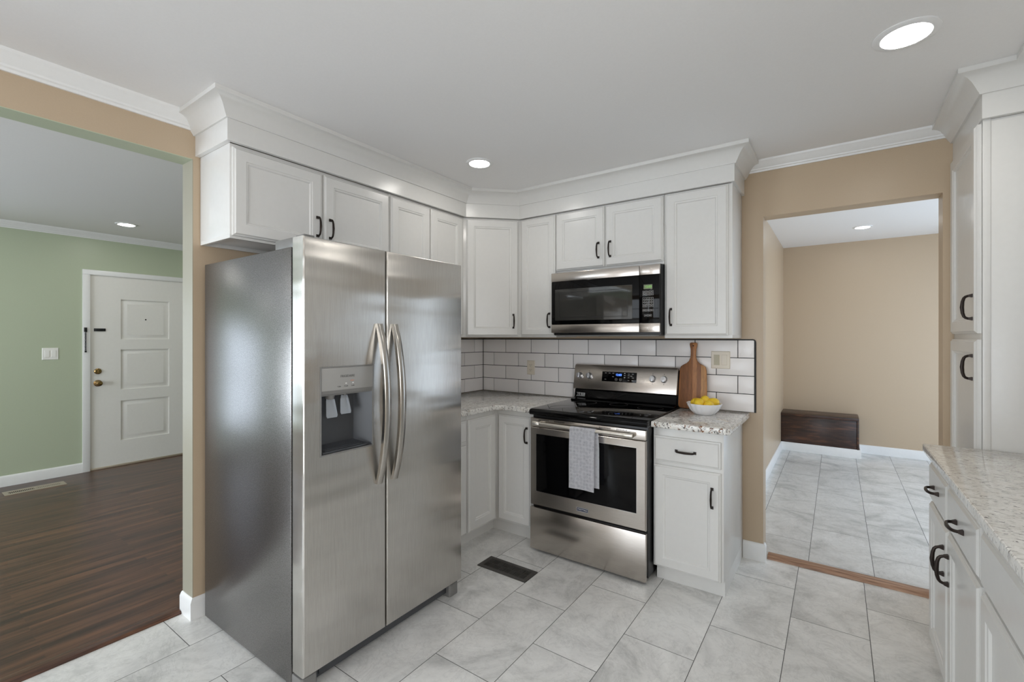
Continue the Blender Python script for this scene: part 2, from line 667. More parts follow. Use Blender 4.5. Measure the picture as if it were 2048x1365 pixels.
# ------------------------------------------------------------------ setting: floors, walls, ceilings
ZC = 2.48            # kitchen ceiling
b = bm_new(); box(b, -0.10, 3.70, -6.0, 0.06, -0.08, 0.0)
struct('floor', b, 'floor_tile')
b = bm_new(); box(b, 1.90, 4.40, 0.06, 3.80, -0.08, 0.0)
struct('floor_hall', b, 'hall_floor_tile')
b = bm_new(); box(b, -3.80, -0.10, -6.5, 0.95, -0.08, 0.012)
struct('floor_living', b, 'dark_wood_floor')
b = bm_new(); box(b, -0.12, 3.70, -6.0, 0.12, ZC, ZC + 0.1)
struct('ceiling', b, 'ceiling_paint')
b = bm_new(); box(b, -3.80, -0.12, -6.5, 0.95, 2.47, 2.57)
struct('ceiling_living', b, 'ceiling_paint')
b = bm_new(); box(b, 1.90, 4.40, 0.12, 3.80, 2.55, 2.65)
struct('ceiling_hall', b, 'ceiling_paint')


def wall_slab(name, mat_in, pieces, mat_out=None):
    """pieces: boxes of one wall"""
    b = bm_new()
    for p in pieces:
        box(b, *p)
    return struct(name, b, mat_in)


# wall behind the fridge, open to the living room; kitchen side tan, living side green
wall_slab('wall_left', 'tan_paint', [(-0.06, 0.0, -2.28, 0.06, 0, ZC), (-0.06, 0.0, -6.0, -2.28, 2.272, ZC), (-0.06, 0, -6.0, -5.2, 0, 2.272)])
b = bm_new()
box(b, -0.12, -0.06, -2.28, 0.95, 0, ZC); box(b, -0.12, -0.06, -6.5, -2.28, 2.272, ZC); box(b, -0.12, -0.06, -6.5, -5.2, 0, 2.272)
struct('wall_living_right', b, 'green_paint')
# painted lining of the opening: pale jamb, green head
b = bm_new(); box(b, -0.1195, -0.0005, -2.2825, -2.2795, 0, 2.269)
struct('trim_1', b, 'jamb_paint')
b = bm_new(); box(b, -0.1195, -0.0005, -5.2, -2.2825, 2.269, 2.2725)
struct('trim_2', b, 'green_paint')
# wall behind the range, open to the hall
wall_slab('wall_back', 'tan_paint', [(-0.06, 2.225, 0.0, 0.12, 0, 2.6), (3.045, 3.70, 0.0, 0.12, 0, 2.6), (2.225, 3.045, 0.0, 0.12, 2.14, 2.6)])
wall_slab('wall_right', 'tan_paint', [(3.55, 3.65, -2.8, 0.0, 0, ZC), (3.55, 3.65, -6.0, -4.1, 0, ZC), (3.55, 3.65, -4.1, -2.8, 0, 1.08), (3.55, 3.65, -4.1, -2.8, 2.12, ZC)])
wall_slab('wall_front', 'tan_paint', [(-0.06, 0.6, -6.1, -6.0, 0, ZC), (3.0, 3.65, -6.1, -6.0, 0, ZC), (0.6, 3.0, -6.1, -6.0, 0, 0.06), (0.6, 3.0, -6.1, -6.0, 2.1, ZC)])
GX = -3.676
wall_slab('wall_living_left', 'green_paint', [(GX - 0.12, GX, -3.3, -1.90, 0, 2.5), (GX - 0.12, GX, -0.83, 0.95, 0, 2.5), (GX - 0.12, GX, -1.90, -0.83, 2.05, 2.5),
                                             (GX - 0.12, GX, -6.5, -5.2, 0, 2.5), (GX - 0.12, GX, -5.2, -3.3, 0, 0.3), (GX - 0.12, GX, -5.2, -3.3, 2.0, 2.5)])
wall_slab('wall_living_back', 'green_paint', [(GX - 0.12, -0.12, 0.85, 0.95, 0, 2.5)])
wall_slab('wall_living_front', 'green_paint', [(GX - 0.12, -2.6, -6.6, -6.5, 0, 2.5), (-0.3, -0.06, -6.6, -6.5, 0, 2.5), (-2.6, -0.3, -6.6, -6.5, 0, 0.6), (-2.6, -0.3, -6.6, -6.5, 2.1, 2.5)])
HX, HY = 2.03, 3.71
wall_slab('wall_hall_left', 'tan_paint', [(HX - 0.1, HX, 0.12, HY, 0, 2.6)])
wall_slab('wall_hall_back', 'tan_paint', [(HX - 0.1, 4.4, HY, HY + 0.1, 0, 2.6)])
wall_slab('wall_hall_right', 'tan_paint', [(4.3, 4.4, 0.12, 0.3, 0, 2.6), (4.3, 4.4, 3.5, HY, 0, 2.6), (4.3, 4.4, 0.3, 3.5, 0, 0.06), (4.3, 4.4, 0.3, 3.5, 2.35, 2.6)])


def window(n, x0, x1, y0, y1, z0, z1):
    """white sash window set in a wall opening: casing, sill and glazing bars"""
    b = bm_new()
    alongx = (x1 - x0) > (y1 - y0)
    a0, a1 = (x0, x1) if alongx else (y0, y1)
    c0, c1 = (y0, y1) if alongx else (x0, x1)
    def bar(p0, p1, q0, q1, t=0.0):
        if alongx: box(b, p0, p1, c0 + t, c1 - t, q0, q1, 0.003)
        else: box(b, c0 + t, c1 - t, p0, p1, q0, q1, 0.003)
    bar(a0, a0 + .05, z0, z1); bar(a1 - .05, a1, z0, z1); bar(a0 + .05, a1 - .05, z0, z0 + .05); bar(a0 + .05, a1 - .05, z1 - .05, z1)
    m = (a0 + a1) / 2
    bar(m - .03, m + .03, z0, z1, .01)
    zz = (z0 + z1) / 2
    bar(a0, a1, zz - .025, zz + .025, .01)
    for q in ((a0 + m) / 2, (a1 + m) / 2):
        bar(q - .01, q + .01, z0, z1, .02)
    o = struct(f'window_{n}', b, 'trim_white')


window(1, GX - 0.09, GX - 0.03, -5.2, -3.3, 0.3, 2.0)
window(2, -2.6, -0.3, -6.58, -6.52, 0.6, 2.1)
window(3, 0.6, 3.0, -6.08, -6.02, 0.06, 2.1)
window(4, 4.32, 4.38, 0.3, 3.5, 0.06, 2.35)

window(5, 3.57, 3.63, -4.1, -2.8, 1.08, 2.12)  # unseen window, added as the source of the right wall fill
# baseboards
BB = [(0, 0), (0.014, 0), (0.014, 0.085), (0.009, 0.097), (0.005, 0.10), (0, 0.10)]
def base(name, path, prof=BB):
    b = bm_new(); sweep(b, path, prof); struct(name, b, 'trim_white')
base('baseboard_left', [(-0.119, -2.2805), (0.0, -2.2805), (0.0, -1.9)], [(0, 0), (0.016, 0), (0.016, 0.085), (0.009, 0.100), (0.004, 0.104), (0, 0.104)])
base('baseboard_back', [(2.112, 0), (2.226, 0), (2.226, 0.03)], [(0, 0), (0.014, 0), (0.014, 0.093), (0.009, 0.106), (0.005, 0.11), (0, 0.11)])
BL = [(p, q + 0.012) for p, q in BB]
base('baseboard_living', [(GX, -6.4), (GX, -1.925)], BL)
base('baseboard_hall_left', [(HX, 0.125), (HX, 3.35)], BB)
base('baseboard_hall_back', [(2.818, HY), (4.29, HY)], BB)
base('baseboard_hall_bench', [(HX + .002, 3.358), (2.812, 3.358), (2.812, HY - .002)], BB)
# wall crown mouldings
CR = [(0, 2.408), (0.010, 2.408), (0.012, 2.418), (0.020, 2.422), (0.022, 2.430), (0.034, 2.440), (0.044, 2.455), (0.050, 2.462), (0.056, 2.468), (0.058, ZC), (0, ZC)]
b = bm_new(); sweep(b, [(0.0, -5.99), (0.0, -2.262)], CR); struct('trim_3', b, 'trim_white')
b = bm_new(); sweep(b, [(2.112, 0.0), (3.072, 0.0)], [(o, ZC - (ZC - z) * 0.86) for o, z in CR]); struct('trim_4', b, 'trim_white')
b = bm_new(); sweep(b, [(GX, -6.49), (GX, 0.85)], [(o * 0.8, 2.47 - (ZC - z) * 0.9) for o, z in CR]); struct('trim_5', b, 'trim_white')
# thresholds
b = bm_new()
prism(b, [(-0.165, 0.0), (-0.165, 0.0125), (-0.155, 0.017), (-0.115, 0.018), (-0.098, 0.014), (-0.092, 0.006), (-0.092, 0.0)], -5.2, -2.2995, M=Matrix(((1, 0, 0, 0), (0, 0, 1, 0), (0, 1, 0, 0), (0, 0, 0, 1))))
struct('trim_6', b, 'nosing_wood')
b = bm_new()
prism(b, [(0.050, 0.0), (0.051, 0.009), (0.062, 0.020), (0.08, 0.026), (0.102, 0.026), (0.122, 0.019), (0.132, 0.008), (0.134, 0.0)], 2.242, 3.044, M=Matrix(((0, 0, 1, 0), (1, 0, 0, 0), (0, 1, 0, 0), (0, 0, 0, 1))))
struct('trim_7', b, 'threshold_oak')

# ------------------------------------------------------------------ front door in the living room
d = bpy.data.objects.new('door_1', None); COL.objects.link(d); d.location = (GX, -1.38, 0.012); WL[d] = Vector(d.location); d['kind'] = 'structure'
b = bm_new()
for a in ((-1.925, -1.866), (-0.894, -0.835)):
    box(b, GX - 0.02, GX + 0.016, a[0], a[1], 0.012, 2.0345, 0.003)
box(b, GX - 0.02, GX + 0.016, -1.925, -0.835, 2.035, 2.085, 0.004)
obj('casing', b, 'trim_white', d)
MD = frame((GX - 0.045, -1.867, 0.02), (0, 1, 0))
b = bm_new()
W, H = 0.974, 2.020
box(b, .001, W - .001, .001, H - .001, 0, 0.022, M=MD)
ly = [0.252, 0.690]
zs = [(0.262, 0.688), (0.808, 1.238), (1.347, 1.776)]
# stiles and rails stand proud, raised panels between them
box(b, 0, ly[0], 0, H, 0.021, 0.040, M=MD); box(b, ly[1], W, 0, H, 0.021, 0.040, M=MD)
prev = 0
for q0, q1 in zs + [(H, H)]:
    box(b, ly[0], ly[1], prev, q0, 0.021, 0.040, M=MD); prev = q1
obj('door_leaf', b, 'door_white', d)
for q0, q1 in zs:
    b = bm_new()
    loops(b, [(ly[0], ly[1], q0, q1, .015), (ly[0], ly[1], q0, q1, .0235), (ly[0] + .008, ly[1] - .008, q0 + .008, q1 - .008, .0235), (ly[0] + .052, ly[1] - .052, q0 + .047, q1 - .047, .0395), (ly[0] + .056, ly[1] - .056, q0 + .051, q1 - .051, .0395)], MD)
    obj('door_panel', b, 'door_white', d)
b = bm_new()
K = MD @ Matrix.Translation((0.063, 0.892, 0.040))
lathe(b, [(0, 0), (0.034, 0), (0.034, 0.004), (0.012, 0.010), (0.011, 0.03), (0.022, 0.036), (0.029, 0.046), (0.028, 0.056), (0.012, 0.062), (0.010, 0.058), (0, 0.058)], 24, K)
obj('door_knob', b, 'brass', d)
b = bm_new()
lathe(b, [(0, 0), (0.031, 0), (0.030, 0.008), (0.022, 0.014), (0, 0.014)], 24, MD @ Matrix.Translation((0.063, 1.016, 0.040)))
box(b, .060, .066, 1.003, 1.029, .05, .066, .002, M=MD)
obj('deadbolt', b, 'brass', d)
b = bm_new(); box(b, .032, .126, 1.432, 1.462, .040, .046, .002, M=MD); box(b, .045, .113, 1.443, 1.451, .046, .056, .002, M=MD)
obj('chain_track', b, 'black_plastic', d)
b = bm_new(); MC = frame((GX + 0.016, -1.904, 0), (0, 1, 0))
box(b, -.012, .012, 1.445, 1.49, 0, .012, .003, M=MC)
for k in range(12):
    z = 1.44 - k * 0.0165
    tube(b, [(0.004 * math.cos(t), z + 0.010 * math.sin(t), 0.006 + (0.004 * math.cos(t) if k % 2 else 0)) for t in [2 * PI * j / 8 for j in range(9)]], 0.0026, 5, MC)
box(b, -.008, .008, 1.236, 1.252, 0.002, .012, .002, M=MC)
obj('door_chain', b, 'black_plastic', d)
b = bm_new(); lathe(b, [(0, 0), (0.008, 0), (0.007, 0.004), (0, 0.004)], 16, MD @ Matrix.Translation((0.47, 1.565, 0.038)))
obj('peephole', b, 'dark_bronze', d)
b = bm_new(); box(b, -.002, W + .002, -.008, .012, -.01, .05, .003, M=MD)
obj('door_sill', b, 'vent_beige', d)

# ------------------------------------------------------------------ recessed lamps
def lamp(x, y, z, label, r=0.092, lens='lamp_lens'):
    t = thing('recessed_light', label, 'ceiling light', (x, y, z), 'recessed ceiling lights')
    b = bm_new(); lathe(b, [(r, 0.0), (r, -0.003), (r * .96, -0.0045), (r * .79, -0.0080), (r * .755, -0.0075), (r * .745, -0.004), (r * .745, 0.0)], 40, loc=(x, y, z))
    obj('trim_ring', b, 'light_trim', t)
    b = bm_new(); lathe(b, [(0, -0.0045), (r * .5, -.004), (r * .744, -0.003)], 40, loc=(x, y, z))
    obj('lens', b, lens, t)
lamp(0.776, -1.0, ZC, 'round recessed ceiling light above the corner cabinets, beyond the refrigerator', 0.083)
lamp(2.80, -1.063, ZC, 'largest recessed ceiling light, above the right hand granite counter', 0.097)
lamp(-2.95, -1.76, 2.47, 'recessed ceiling light in the living room above the white front door', 0.085)
lamp(2.82, 2.85, 2.55, 'recessed ceiling light in the hallway above the dark bench', 0.085, 'lamp_lens_dim')
# unseen lamps added to light the rest of the rooms, outside the view
for x, y in ((0.85, -3.4), (2.6, -3.6), (0.85, -5.2), (2.7, -5.2)):
    lamp(x, y, ZC, 'added unseen recessed light in the kitchen ceiling behind the camera')
for x, y in ((-1.0, -1.2), (-2.95, -3.2), (-2.95, -0.4), (-2.9, -4.8), (-1.0, -4.6)):  # added out of view to brighten the living room
    lamp(x, y, 2.47, 'added unseen recessed light in the living room outside the view')

# ------------------------------------------------------------------ cabinet parts
TH = 0.020
def door_bm(b, M, w, h, fr=0.068):
    loops(b, [(0, w, 0, h, 0), (0, w, 0, h, .011), (.003, w - .003, .003, h - .003, .0135), (.006, w - .006, .006, h - .006, .0145), (.011, w - .011, .011, h - .011, TH),
              (fr - .012, w - fr + .012, fr - .012, h - fr + .012, TH), (fr - .009, w - fr + .009, fr - .009, h - fr + .009, TH - .003), (fr - .002, w - fr + .002, fr - .002, h - fr + .002, TH - .0045),
              (fr + .003, w - fr - .003, fr + .003, h - fr - .003, .0095)], M)
def cab_door(parent, o, u, w, h, handle=None, fr=0.068):
    """door panel standing on frame origin o (its lower hinge-side corner on the cabinet face)"""
    M = frame(o, u)
    b = bm_new(); door_bm(b, M, w, h, fr)
    dr = obj('door', b, 'cabinet_white', parent, 20)
    if handle:
        pull(dr, M @ Matrix.Translation((handle[0], handle[1], TH)), handle[2])
    return dr
def drawer_front(parent, o, u, w, h, handle=True, name='drawer'):
    M = frame(o, u)
    b = bm_new()
    loops(b, [(0, w, 0, h, 0), (0, w, 0, h, .011), (.003, w - .003, .003, h - .003, .0135), (.007, w - .007, .007, h - .007, .0145), (.013, w - .013, .013, h - .013, TH)], M)
    dr = obj(name, b, 'cabinet_white', parent, 20)
    if handle:
        pull(dr, M @ Matrix.Translation((w / 2, h / 2, TH)), False)
    return dr
def pull(parent, M, vertical=True, half=0.049):
    """arched bronze bar pull with flared square feet"""
    b = bm_new()
    ax = (lambda s, o: (0, s, o)) if vertical else (lambda s, o: (s, 0, o))
    pts, rad = [], []
    prof = [(-half, 0.004), (-half + .001, 0.014), (-half + .004, .021), (-half + .010, .026), (-half * .5, .030), (0, .032)]
    prof += [(-s, o) for s, o in prof[-2::-1]]
    for s, o in prof:
        pts.append(ax(s, o)); rad.append(0.0042 + 0.0014 * (1 - abs(s) / half))
    tube(b, pts, rad, 8, M, 1.25)
    for sgn in (-1, 1):
        c = ax(sgn * half, 0)
        loops(b, [(c[0] - .0075, c[0] + .0075, c[1] - .0075, c[1] + .0075, 0), (c[0] - .0075, c[0] + .0075, c[1] - .0075, c[1] + .0075, .003), (c[0] - .0045, c[0] + .0045, c[1] - .0045, c[1] + .0045, .013)], M)
    return obj('handle', b, 'dark_bronze', parent)

ZF = 2.287      # underside of the frieze, top of the wall cabinets
FX = 0.320      # face plane of the wall cabinets on the fridge wall (x) ...
FY = -0.320     # ... and on the range wall (y)
UP, UX = (0, 1, 0), (1, 0, 0)
def upper_body(b, x0, x1, y0, y1, z0):
    """wall cabinet box with a recessed underside"""
    box(b, x0, x1, y0, y1, z0 + .018, ZF, .0015)
    e = .0008
    box(b, x0 + e, x1 - e, y0 + e, y0 + .016, z0, z0 + .02); box(b, x0 + e, x1 - e, y1 - .016, y1 - e, z0, z0 + .02)
    box(b, x1 - .018, x1 - e, y0 + .016, y1 - .016, z0, z0 + .02); box(b, x0 + e, x0 + .018, y0 + .016, y1 - .016, z0, z0 + .02)
GU = 'white wall cabinets'
t = thing('wall_cabinet', 'short white two-door wall cabinet above the refrigerator', 'cabinet', (0.16, -1.79, 1.85), GU)
b = bm_new(); upper_body(b, 0.002, FX, -2.250, -1.337, 1.85); obj('body', b, 'cabinet_white', t)
cab_door(t, (FX, -2.242, 1.862), UP, .447, .408, (.447 - .030, .118, True))
cab_door(t, (FX, -1.784, 1.862), UP, .442, .408, (.034, .118, True))
t = thing('wall_cabinet', 'white two-door wall cabinet between refrigerator top and corner cabinet', 'cabinet', (0.16, -0.98, 1.39), GU)
b = bm_new(); upper_body(b, 0.002, FX, -1.335, -0.632, 1.39); obj('body', b, 'cabinet_white', t)
cab_door(t, (FX, -1.327, 1.402), UP, .337, .868, (.337 - .03, .12, True))
cab_door(t, (FX, -0.982, 1.402), UP, .325, .868, (.03, .12, True))
# diagonal corner cabinet
t = thing('corner_wall_cabinet', 'tall single-door wall cabinet set diagonally across the corner', 'cabinet', (0.25, -0.25, 1.39), GU)
b = bm_new(); prism(b, [(0.002, -0.630), (0.315, -0.630), (0.630, -0.315), (0.630, -0.002), (0.002, -0.002)], 1.39, ZF, 0.0015)
obj('body', b, 'cabinet_white', t)
s2 = math.sqrt(.5)
cab_door(t, (0.315 + .017, -0.630 + .017, 1.400), (1, 1, 0), .395, .876, (.395 - .040, .112, True))
t = thing('wall_cabinet', 'narrow tall white wall cabinet left of the microwave', 'cabinet', (0.78, -0.16, 1.39), GU)
b = bm_new(); upper_body(b, 0.632, 0.938, FY, -0.002, 1.39); obj('body', b, 'cabinet_white', t)
cab_door(t, (0.640, FY, 1.402), UX, .296, .876, (.296 - .045, .112, True), .06)
t = thing('wall_cabinet', 'short white two-door wall cabinet directly above the microwave', 'cabinet', (1.33, -0.16, 1.85), GU)
b = bm_new(); box(b, 0.940, 1.714, FY, -0.002, 1.852, ZF, .0015); obj('body', b, 'cabinet_white', t)
cab_door(t, (0.943, FY, 1.868), UX, .373, .410, (.373 - .040, .114, True), .066)
cab_door(t, (1.325, FY, 1.868), UX, .384, .410, (.036, .114, True), .066)
t = thing('wall_cabinet', 'tall single-door wall cabinet right of the microwave, by the hall opening', 'cabinet', (1.91, -0.16, 1.39), GU)
b = bm_new(); upper_body(b, 1.716, 2.105, FY, -0.002, 1.386); obj('body', b, 'cabinet_white', t)
cab_door(t, (1.724, FY, 1.402), UX, .360, .878, (.036, .114, True))
t = thing('wall_cabinet', 'white wall cabinet run beyond the pantry, only its crown in view', 'cabinet', (3.4, -1.6, 1.39), GU)
b = bm_new(); box(b, 3.262, 3.548, -2.6, -0.584, 1.39, ZF, .0015); obj('body', b, 'cabinet_white', t)
for k in range(4):
    cab_door(t, (3.262, -0.60 - k * .5, 1.40), (0, -1, 0), .48, .876, ((.48 - .035) if k % 2 == 0 else .035, .11, True))

# frieze and cove crown over the cabinets
FR = [(-0.018, ZF), (0.003, ZF), (0.003, 2.390), (-0.018, 2.390)]
COVE = [(-0.018, 2.386), (0.012, 2.386), (0.0135, 2.391), (0.020, 2.400), (0.028, 2.414), (0.040, 2.432), (0.054, 2.446), (0.068, 2.454), (0.074, 2.456), (0.078, 2.457), (0.088, 2.459), (0.088, ZC - .0006), (-0.018, ZC - .0006)]
def crown(path, label):
    t = thing('cabinet_crown', label, 'crown moulding', (path[1][0], path[1][1], ZF))
    b = bm_new(); sweep(b, path, FR); obj('frieze', b, 'cabinet_white', t, 30)
    b = bm_new(); sweep(b, path, COVE); obj('cove_moulding', b, 'cabinet_white', t, 30)
crown([(0.001, -2.268), (0.345, -2.268), (0.345, -0.631), (0.631, -0.345), (2.117, -0.345), (2.117, -0.001)], 'white frieze and cove crown above refrigerator, corner and range cabinets')
crown([(3.086, -0.001), (3.086, -0.578), (3.250, -0.578), (3.250, -2.62)], 'white frieze and cove crown on top of the tall pantry at right')

# tall pantry
t = thing('pantry_cabinet', 'tall white pantry cabinet with two stacked doors right of the hall opening', 'cabinet', (3.32, -0.28, 0))
b = bm_new(); box(b, 3.088, 3.548, -0.558, -0.002, 0.0, ZF, .001); box(b, 3.088, 3.112, -0.562, -0.55, 0.0, ZF, .001); obj('body', b, 'cabinet_white', t)
cab_door(t, (3.088, -0.030, 1.408), (0, -1, 0), .508, .872, (.508 - .036, .112, True))
cab_door(t, (3.088, -0.030, 0.12), (0, -1, 0), .508, 1.262, (.508 - .036, 1.262 - .118, True))

# ------------------------------------------------------------------ base cabinets and counters
GB = 'white base cabinets'
t = thing('base_cabinet', 'narrow white base cabinet right of the range under the fruit bowl', 'cabinet', (1.92, -0.3, 0), GB)
b = bm_new(); box(b, 1.738, 2.110, -0.600, -0.002, 0.088, 0.882, .0015); box(b, 2.095, 2.1095, -0.553, -0.002, 0, 0.09); obj('body', b, 'cabinet_white', t)
b = bm_new(); box(b, 1.745, 2.109, -0.560, -0.548, 0, 0.088); obj('toe_kick', b, 'cabinet_white', t)
drawer_front(t, (1.742, -0.600, 0.690), UX, .356, .143)
cab_door(t, (1.742, -0.600, 0.092), UX, .356, .577, (.356 - .042, .577 - .134, True), .064)
t = thing('corner_base_cabinet', 'corner base cabinet with two doors meeting at a right angle', 'cabinet', (0.3, -0.3, 0), GB)
b = bm_new(); prism(b, [(0.002, -0.940), (0.618, -0.940), (0.618, -0.618), (0.945, -0.618), (0.945, -0.002), (0.002, -0.002)], 0.10, 0.882, .0015); obj('body', b, 'cabinet_white', t)
b = bm_new(); prism(b, [(0.530, -0.940), (0.548, -0.940), (0.548, -0.562), (0.945, -0.562), (0.945, -0.545), (0.530, -0.545)], 0, 0.10); obj('toe_kick', b, 'cabinet_white', t)
cab_door(t, (0.620, -0.938, 0.112), UP, .292, .738, None, .074)
cab_door(t, (0.646, -0.620, 0.112), UX, .276, .738, (.276 - .030, .738 - .122, True), .064)
t = thing('base_cabinet', 'white base cabinet half hidden between the refrigerator and corner doors', 'cabinet', (0.3, -1.13, 0), GB)
b = bm_new(); box(b, 0.002, 0.618, -1.325, -0.942, 0.10, 0.882, .0015); obj('body', b, 'cabinet_white', t)
b = bm_new(); box(b, 0.530, 0.548, -1.325, -0.942, 0, 0.10); obj('toe_kick', b, 'cabinet_white', t)
drawer_front(t, (0.620, -1.318, 0.706), UP, .360, .144)
cab_door(t, (0.620, -1.318, 0.112), UP, .360, .576, (.03, .44, True))
# right-hand run
CXF = 2.940
runs = [(-0.575, -0.970, 'the pantry end', 'L'), (-0.974, -1.424, 'middle', 'R'), (-1.430, -2.35, 'near', 'W')]
names = ['white base cabinet under the far end of the right hand counter', 'second white base cabinet from the pantry along the right hand counter',
         'wide white base cabinet nearest the camera under the right hand counter']
for (y0, y1, w_, k), lb in zip(runs, names):
    t = thing('base_cabinet', lb, 'cabinet', (3.24, (y0 + y1) / 2, 0), GB)
    b = bm_new(); box(b, CXF, 3.548, y1, y0 if k != 'L' else -0.565, 0.10, 0.896, .0015); obj('body', b, 'cabinet_white', t)
    b = bm_new(); box(b, CXF + .035, CXF + .05, y1, y0, 0, 0.10); obj('toe_kick', b, 'cabinet_white', t)
    wd = y0 - y1 - .014
    dn = (0, -1, 0)
    if k != 'W':
        drawer_front(t, (CXF, y0 - .004, .706), dn, wd, .152)
        cab_door(t, (CXF, y0 - .004, .112), dn, wd, .578, ((wd - .042) if k == 'L' else .030, .578 - .125, True))
    else:
        drawer_front(t, (CXF, y0 - .012, .706), dn, wd, .152, False, 'drawer_front')
        cab_door(t, (CXF, y0 - .012, .112), dn, wd / 2 - .002, .578, (wd / 2 - .036, .578 - .125, True))
        cab_door(t, (CXF, y0 - .012 - wd / 2 - .002, .112), dn, wd / 2 - .002, .578, (.034, .578 - .125, True))

def arc(cx, cy, r, a0, a1, n=6):
    return [(cx + r * math.cos(math.radians(a0 + (a1 - a0) * i / n)), cy + r * math.sin(math.radians(a0 + (a1 - a0) * i / n))) for i in range(n + 1)]
ZT = 0.918
b = bm_new()
prism(b, [(0.002, -0.002), (0.002, -1.328), (0.655, -1.328), (0.655, -0.72)] + arc(0.715, -0.712, 0.06, 180, 90)[1:] + [(0.950, -0.652), (0.950, -0.002)], 0.883, ZT, 0.007, seg=3)
tag(obj('countertop', b, 'granite_mid', None), 'speckled granite countertop wrapping the corner behind the refrigerator', 'countertop')
b = bm_new()
prism(b, [(1.740, -0.002), (1.740, -0.652)] + arc(2.120, -0.622, 0.030, -90, 0) + [(2.150, -0.002)], 0.883, ZT, 0.007, seg=3)
tag(obj('countertop', b, 'granite_warm', None), 'small speckled granite countertop with brown flecks right of the range', 'countertop')
b = bm_new()
prism(b, [(3.549, -0.566), (2.902, -0.566), (2.902, -2.40), (3.549, -2.40)], 0.897, 0.930, 0.005, seg=3)
tag(obj('countertop', b, 'granite_pale', None), 'long pale grey granite countertop in front of the pantry at right', 'countertop')

# ------------------------------------------------------------------ tile backsplash
t = thing('tile_backsplash', 'white subway tile backsplash with dark grout above the counters', 'backsplash', (0.5, -0.005, 0.92))
ZB, RH, GAP = 0.919, 0.1136, 0.0022
b = bm_new()
box(b, 0.0005, 2.178, -0.006, -0.0005, ZB, ZB + RH * 4); box(b, 0.0005, 0.006, -1.33, -0.006, ZB, ZB + RH * 4)
obj('grout', b, 'grout_black', t)
b = bm_new()
for r in range(4):
    z1 = ZB + RH * (4 - r) - GAP; z0 = ZB + RH * (3 - r) + GAP
    xs = [0.010] + [((0.2585 if r % 2 == 0 else 0.1305) + 0.2607 * k) for k in range(9)]
    xs = [x for x in xs if x < 2.15] + [2.178]
    for x0, x1 in zip(xs, xs[1:]):
        box(b, x0 + GAP, x1 - GAP, -0.0095, -0.004, z0, z1, .0012)
    ys = [-0.011] + [-((0.129 if r % 2 == 0 else 0.257) + 0.2607 * k) for k in range(6)]
    ys = [y for y in ys if y > -1.3] + [-1.328]
    for y0, y1 in zip(ys, ys[1:]):
        box(b, 0.004, 0.0095, y1 + GAP, y0 - GAP, z0, z1, .0012)
obj('tile', b, 'tile_white', t)
b = bm_new()
zt = ZB + RH * 4
tube(b, [(0.008, -1.328, zt + .001), (0.008, -0.008, zt + .001)], 0.0045, 8)
tube(b, [(0.008, -0.006, zt + .001), (2.168, -0.006, zt + .001)] + [(2.168 + .014 * math.sin(a), -0.006, zt - .013 + .014 * math.cos(a)) for a in (.5, 1.0, 1.57)] + [(2.182, -0.006, ZB)], 0.0048, 8)
obj('edge_trim', b, 'grout_black', t)

def wallplate(name, label, M, w, h, mat, kind, mats=None, group=None, cat='light switch'):
    """cover plate standing on a wall; M's outward axis leaves the wall"""
    loc = M.translation
    t = thing(name, label, cat, tuple(loc), group)
    b = bm_new()
    loops(b, [(-w / 2, w / 2, -h / 2, h / 2, 0), (-w / 2, w / 2, -h / 2, h / 2, .002), (-w / 2 + .004, w / 2 - .004, -h / 2 + .004, h / 2 - .004, .006)], M)
    obj('cover_plate', b, mat, t)
    if kind == 'outlet':
        for s in (-1, 1):
            b = bm_new(); lathe(b, [(0, .0085), (.0165, .0085), (.0175, .006)], 24, M @ Matrix.Translation((0, s * .0195, 0))); obj('socket', b, mat, t)
        for s in (-1, 1):
            for q in (-1, 1):
                b = bm_new(); box(b, q * .0065 - .001, q * .0065 + .001, s * .0195 - .002, s * .0195 + .007, .0084, .0092, M=M); obj('slot', b, 'print_grey', t)
            b = bm_new(); lathe(b, [(0, .0092), (.0025, .0092), (.0025, .008)], 10, M @ Matrix.Translation((0, s * .0195 - .008, 0))); obj('ground_hole', b, 'print_grey', t)
    else:
        for i, s in enumerate((-1, 1) if kind == 'double' else (0,)):
            b = bm_new()
            c = s * .023
            loops(b, [(c - .0165, c + .0165, -.033, .033, .005), (c - .0165, c + .0165, -.033, .033, .0075), (c - .015, c + .015, -.0315, .0315, .0095)], M)
            obj('rocker', b, (mats or [mat, mat])[i], t)
        for s in ((-1, 1) if kind == 'double' else (0,)):
            for q in (-1, 1):
                b = bm_new(); lathe(b, [(0, .0072), (.003, .0068), (.003, .0055)], 10, M @ Matrix.Translation((s * .023, q * .048, 0))); obj('screw', b, mat, t)
    return t
wallplate('wall_outlet', 'almond duplex outlet on the tile backsplash left of the range', frame((0.519, -0.0098, 1.139), UX), .074, .117, 'almond_plastic', 'outlet', cat='electrical outlet')
wallplate('light_switch', 'almond double rocker switch on the tiles above the lemons', frame((1.982, -0.0098, 1.244), UX), .114, .113, 'almond_plastic', 'double', ['almond_dark', 'almond_plastic'])
wallplate('light_switch', 'white double rocker switch on the green living room wall', frame((GX, -2.158, 1.228), UP), .116, .116, 'white_plastic', 'double')
wallplate('light_switch', 'white switch seen edge on at the hall wall past the opening', frame((HX, 1.76, 1.318), UP), .074, .118, 'white_plastic', 'single')

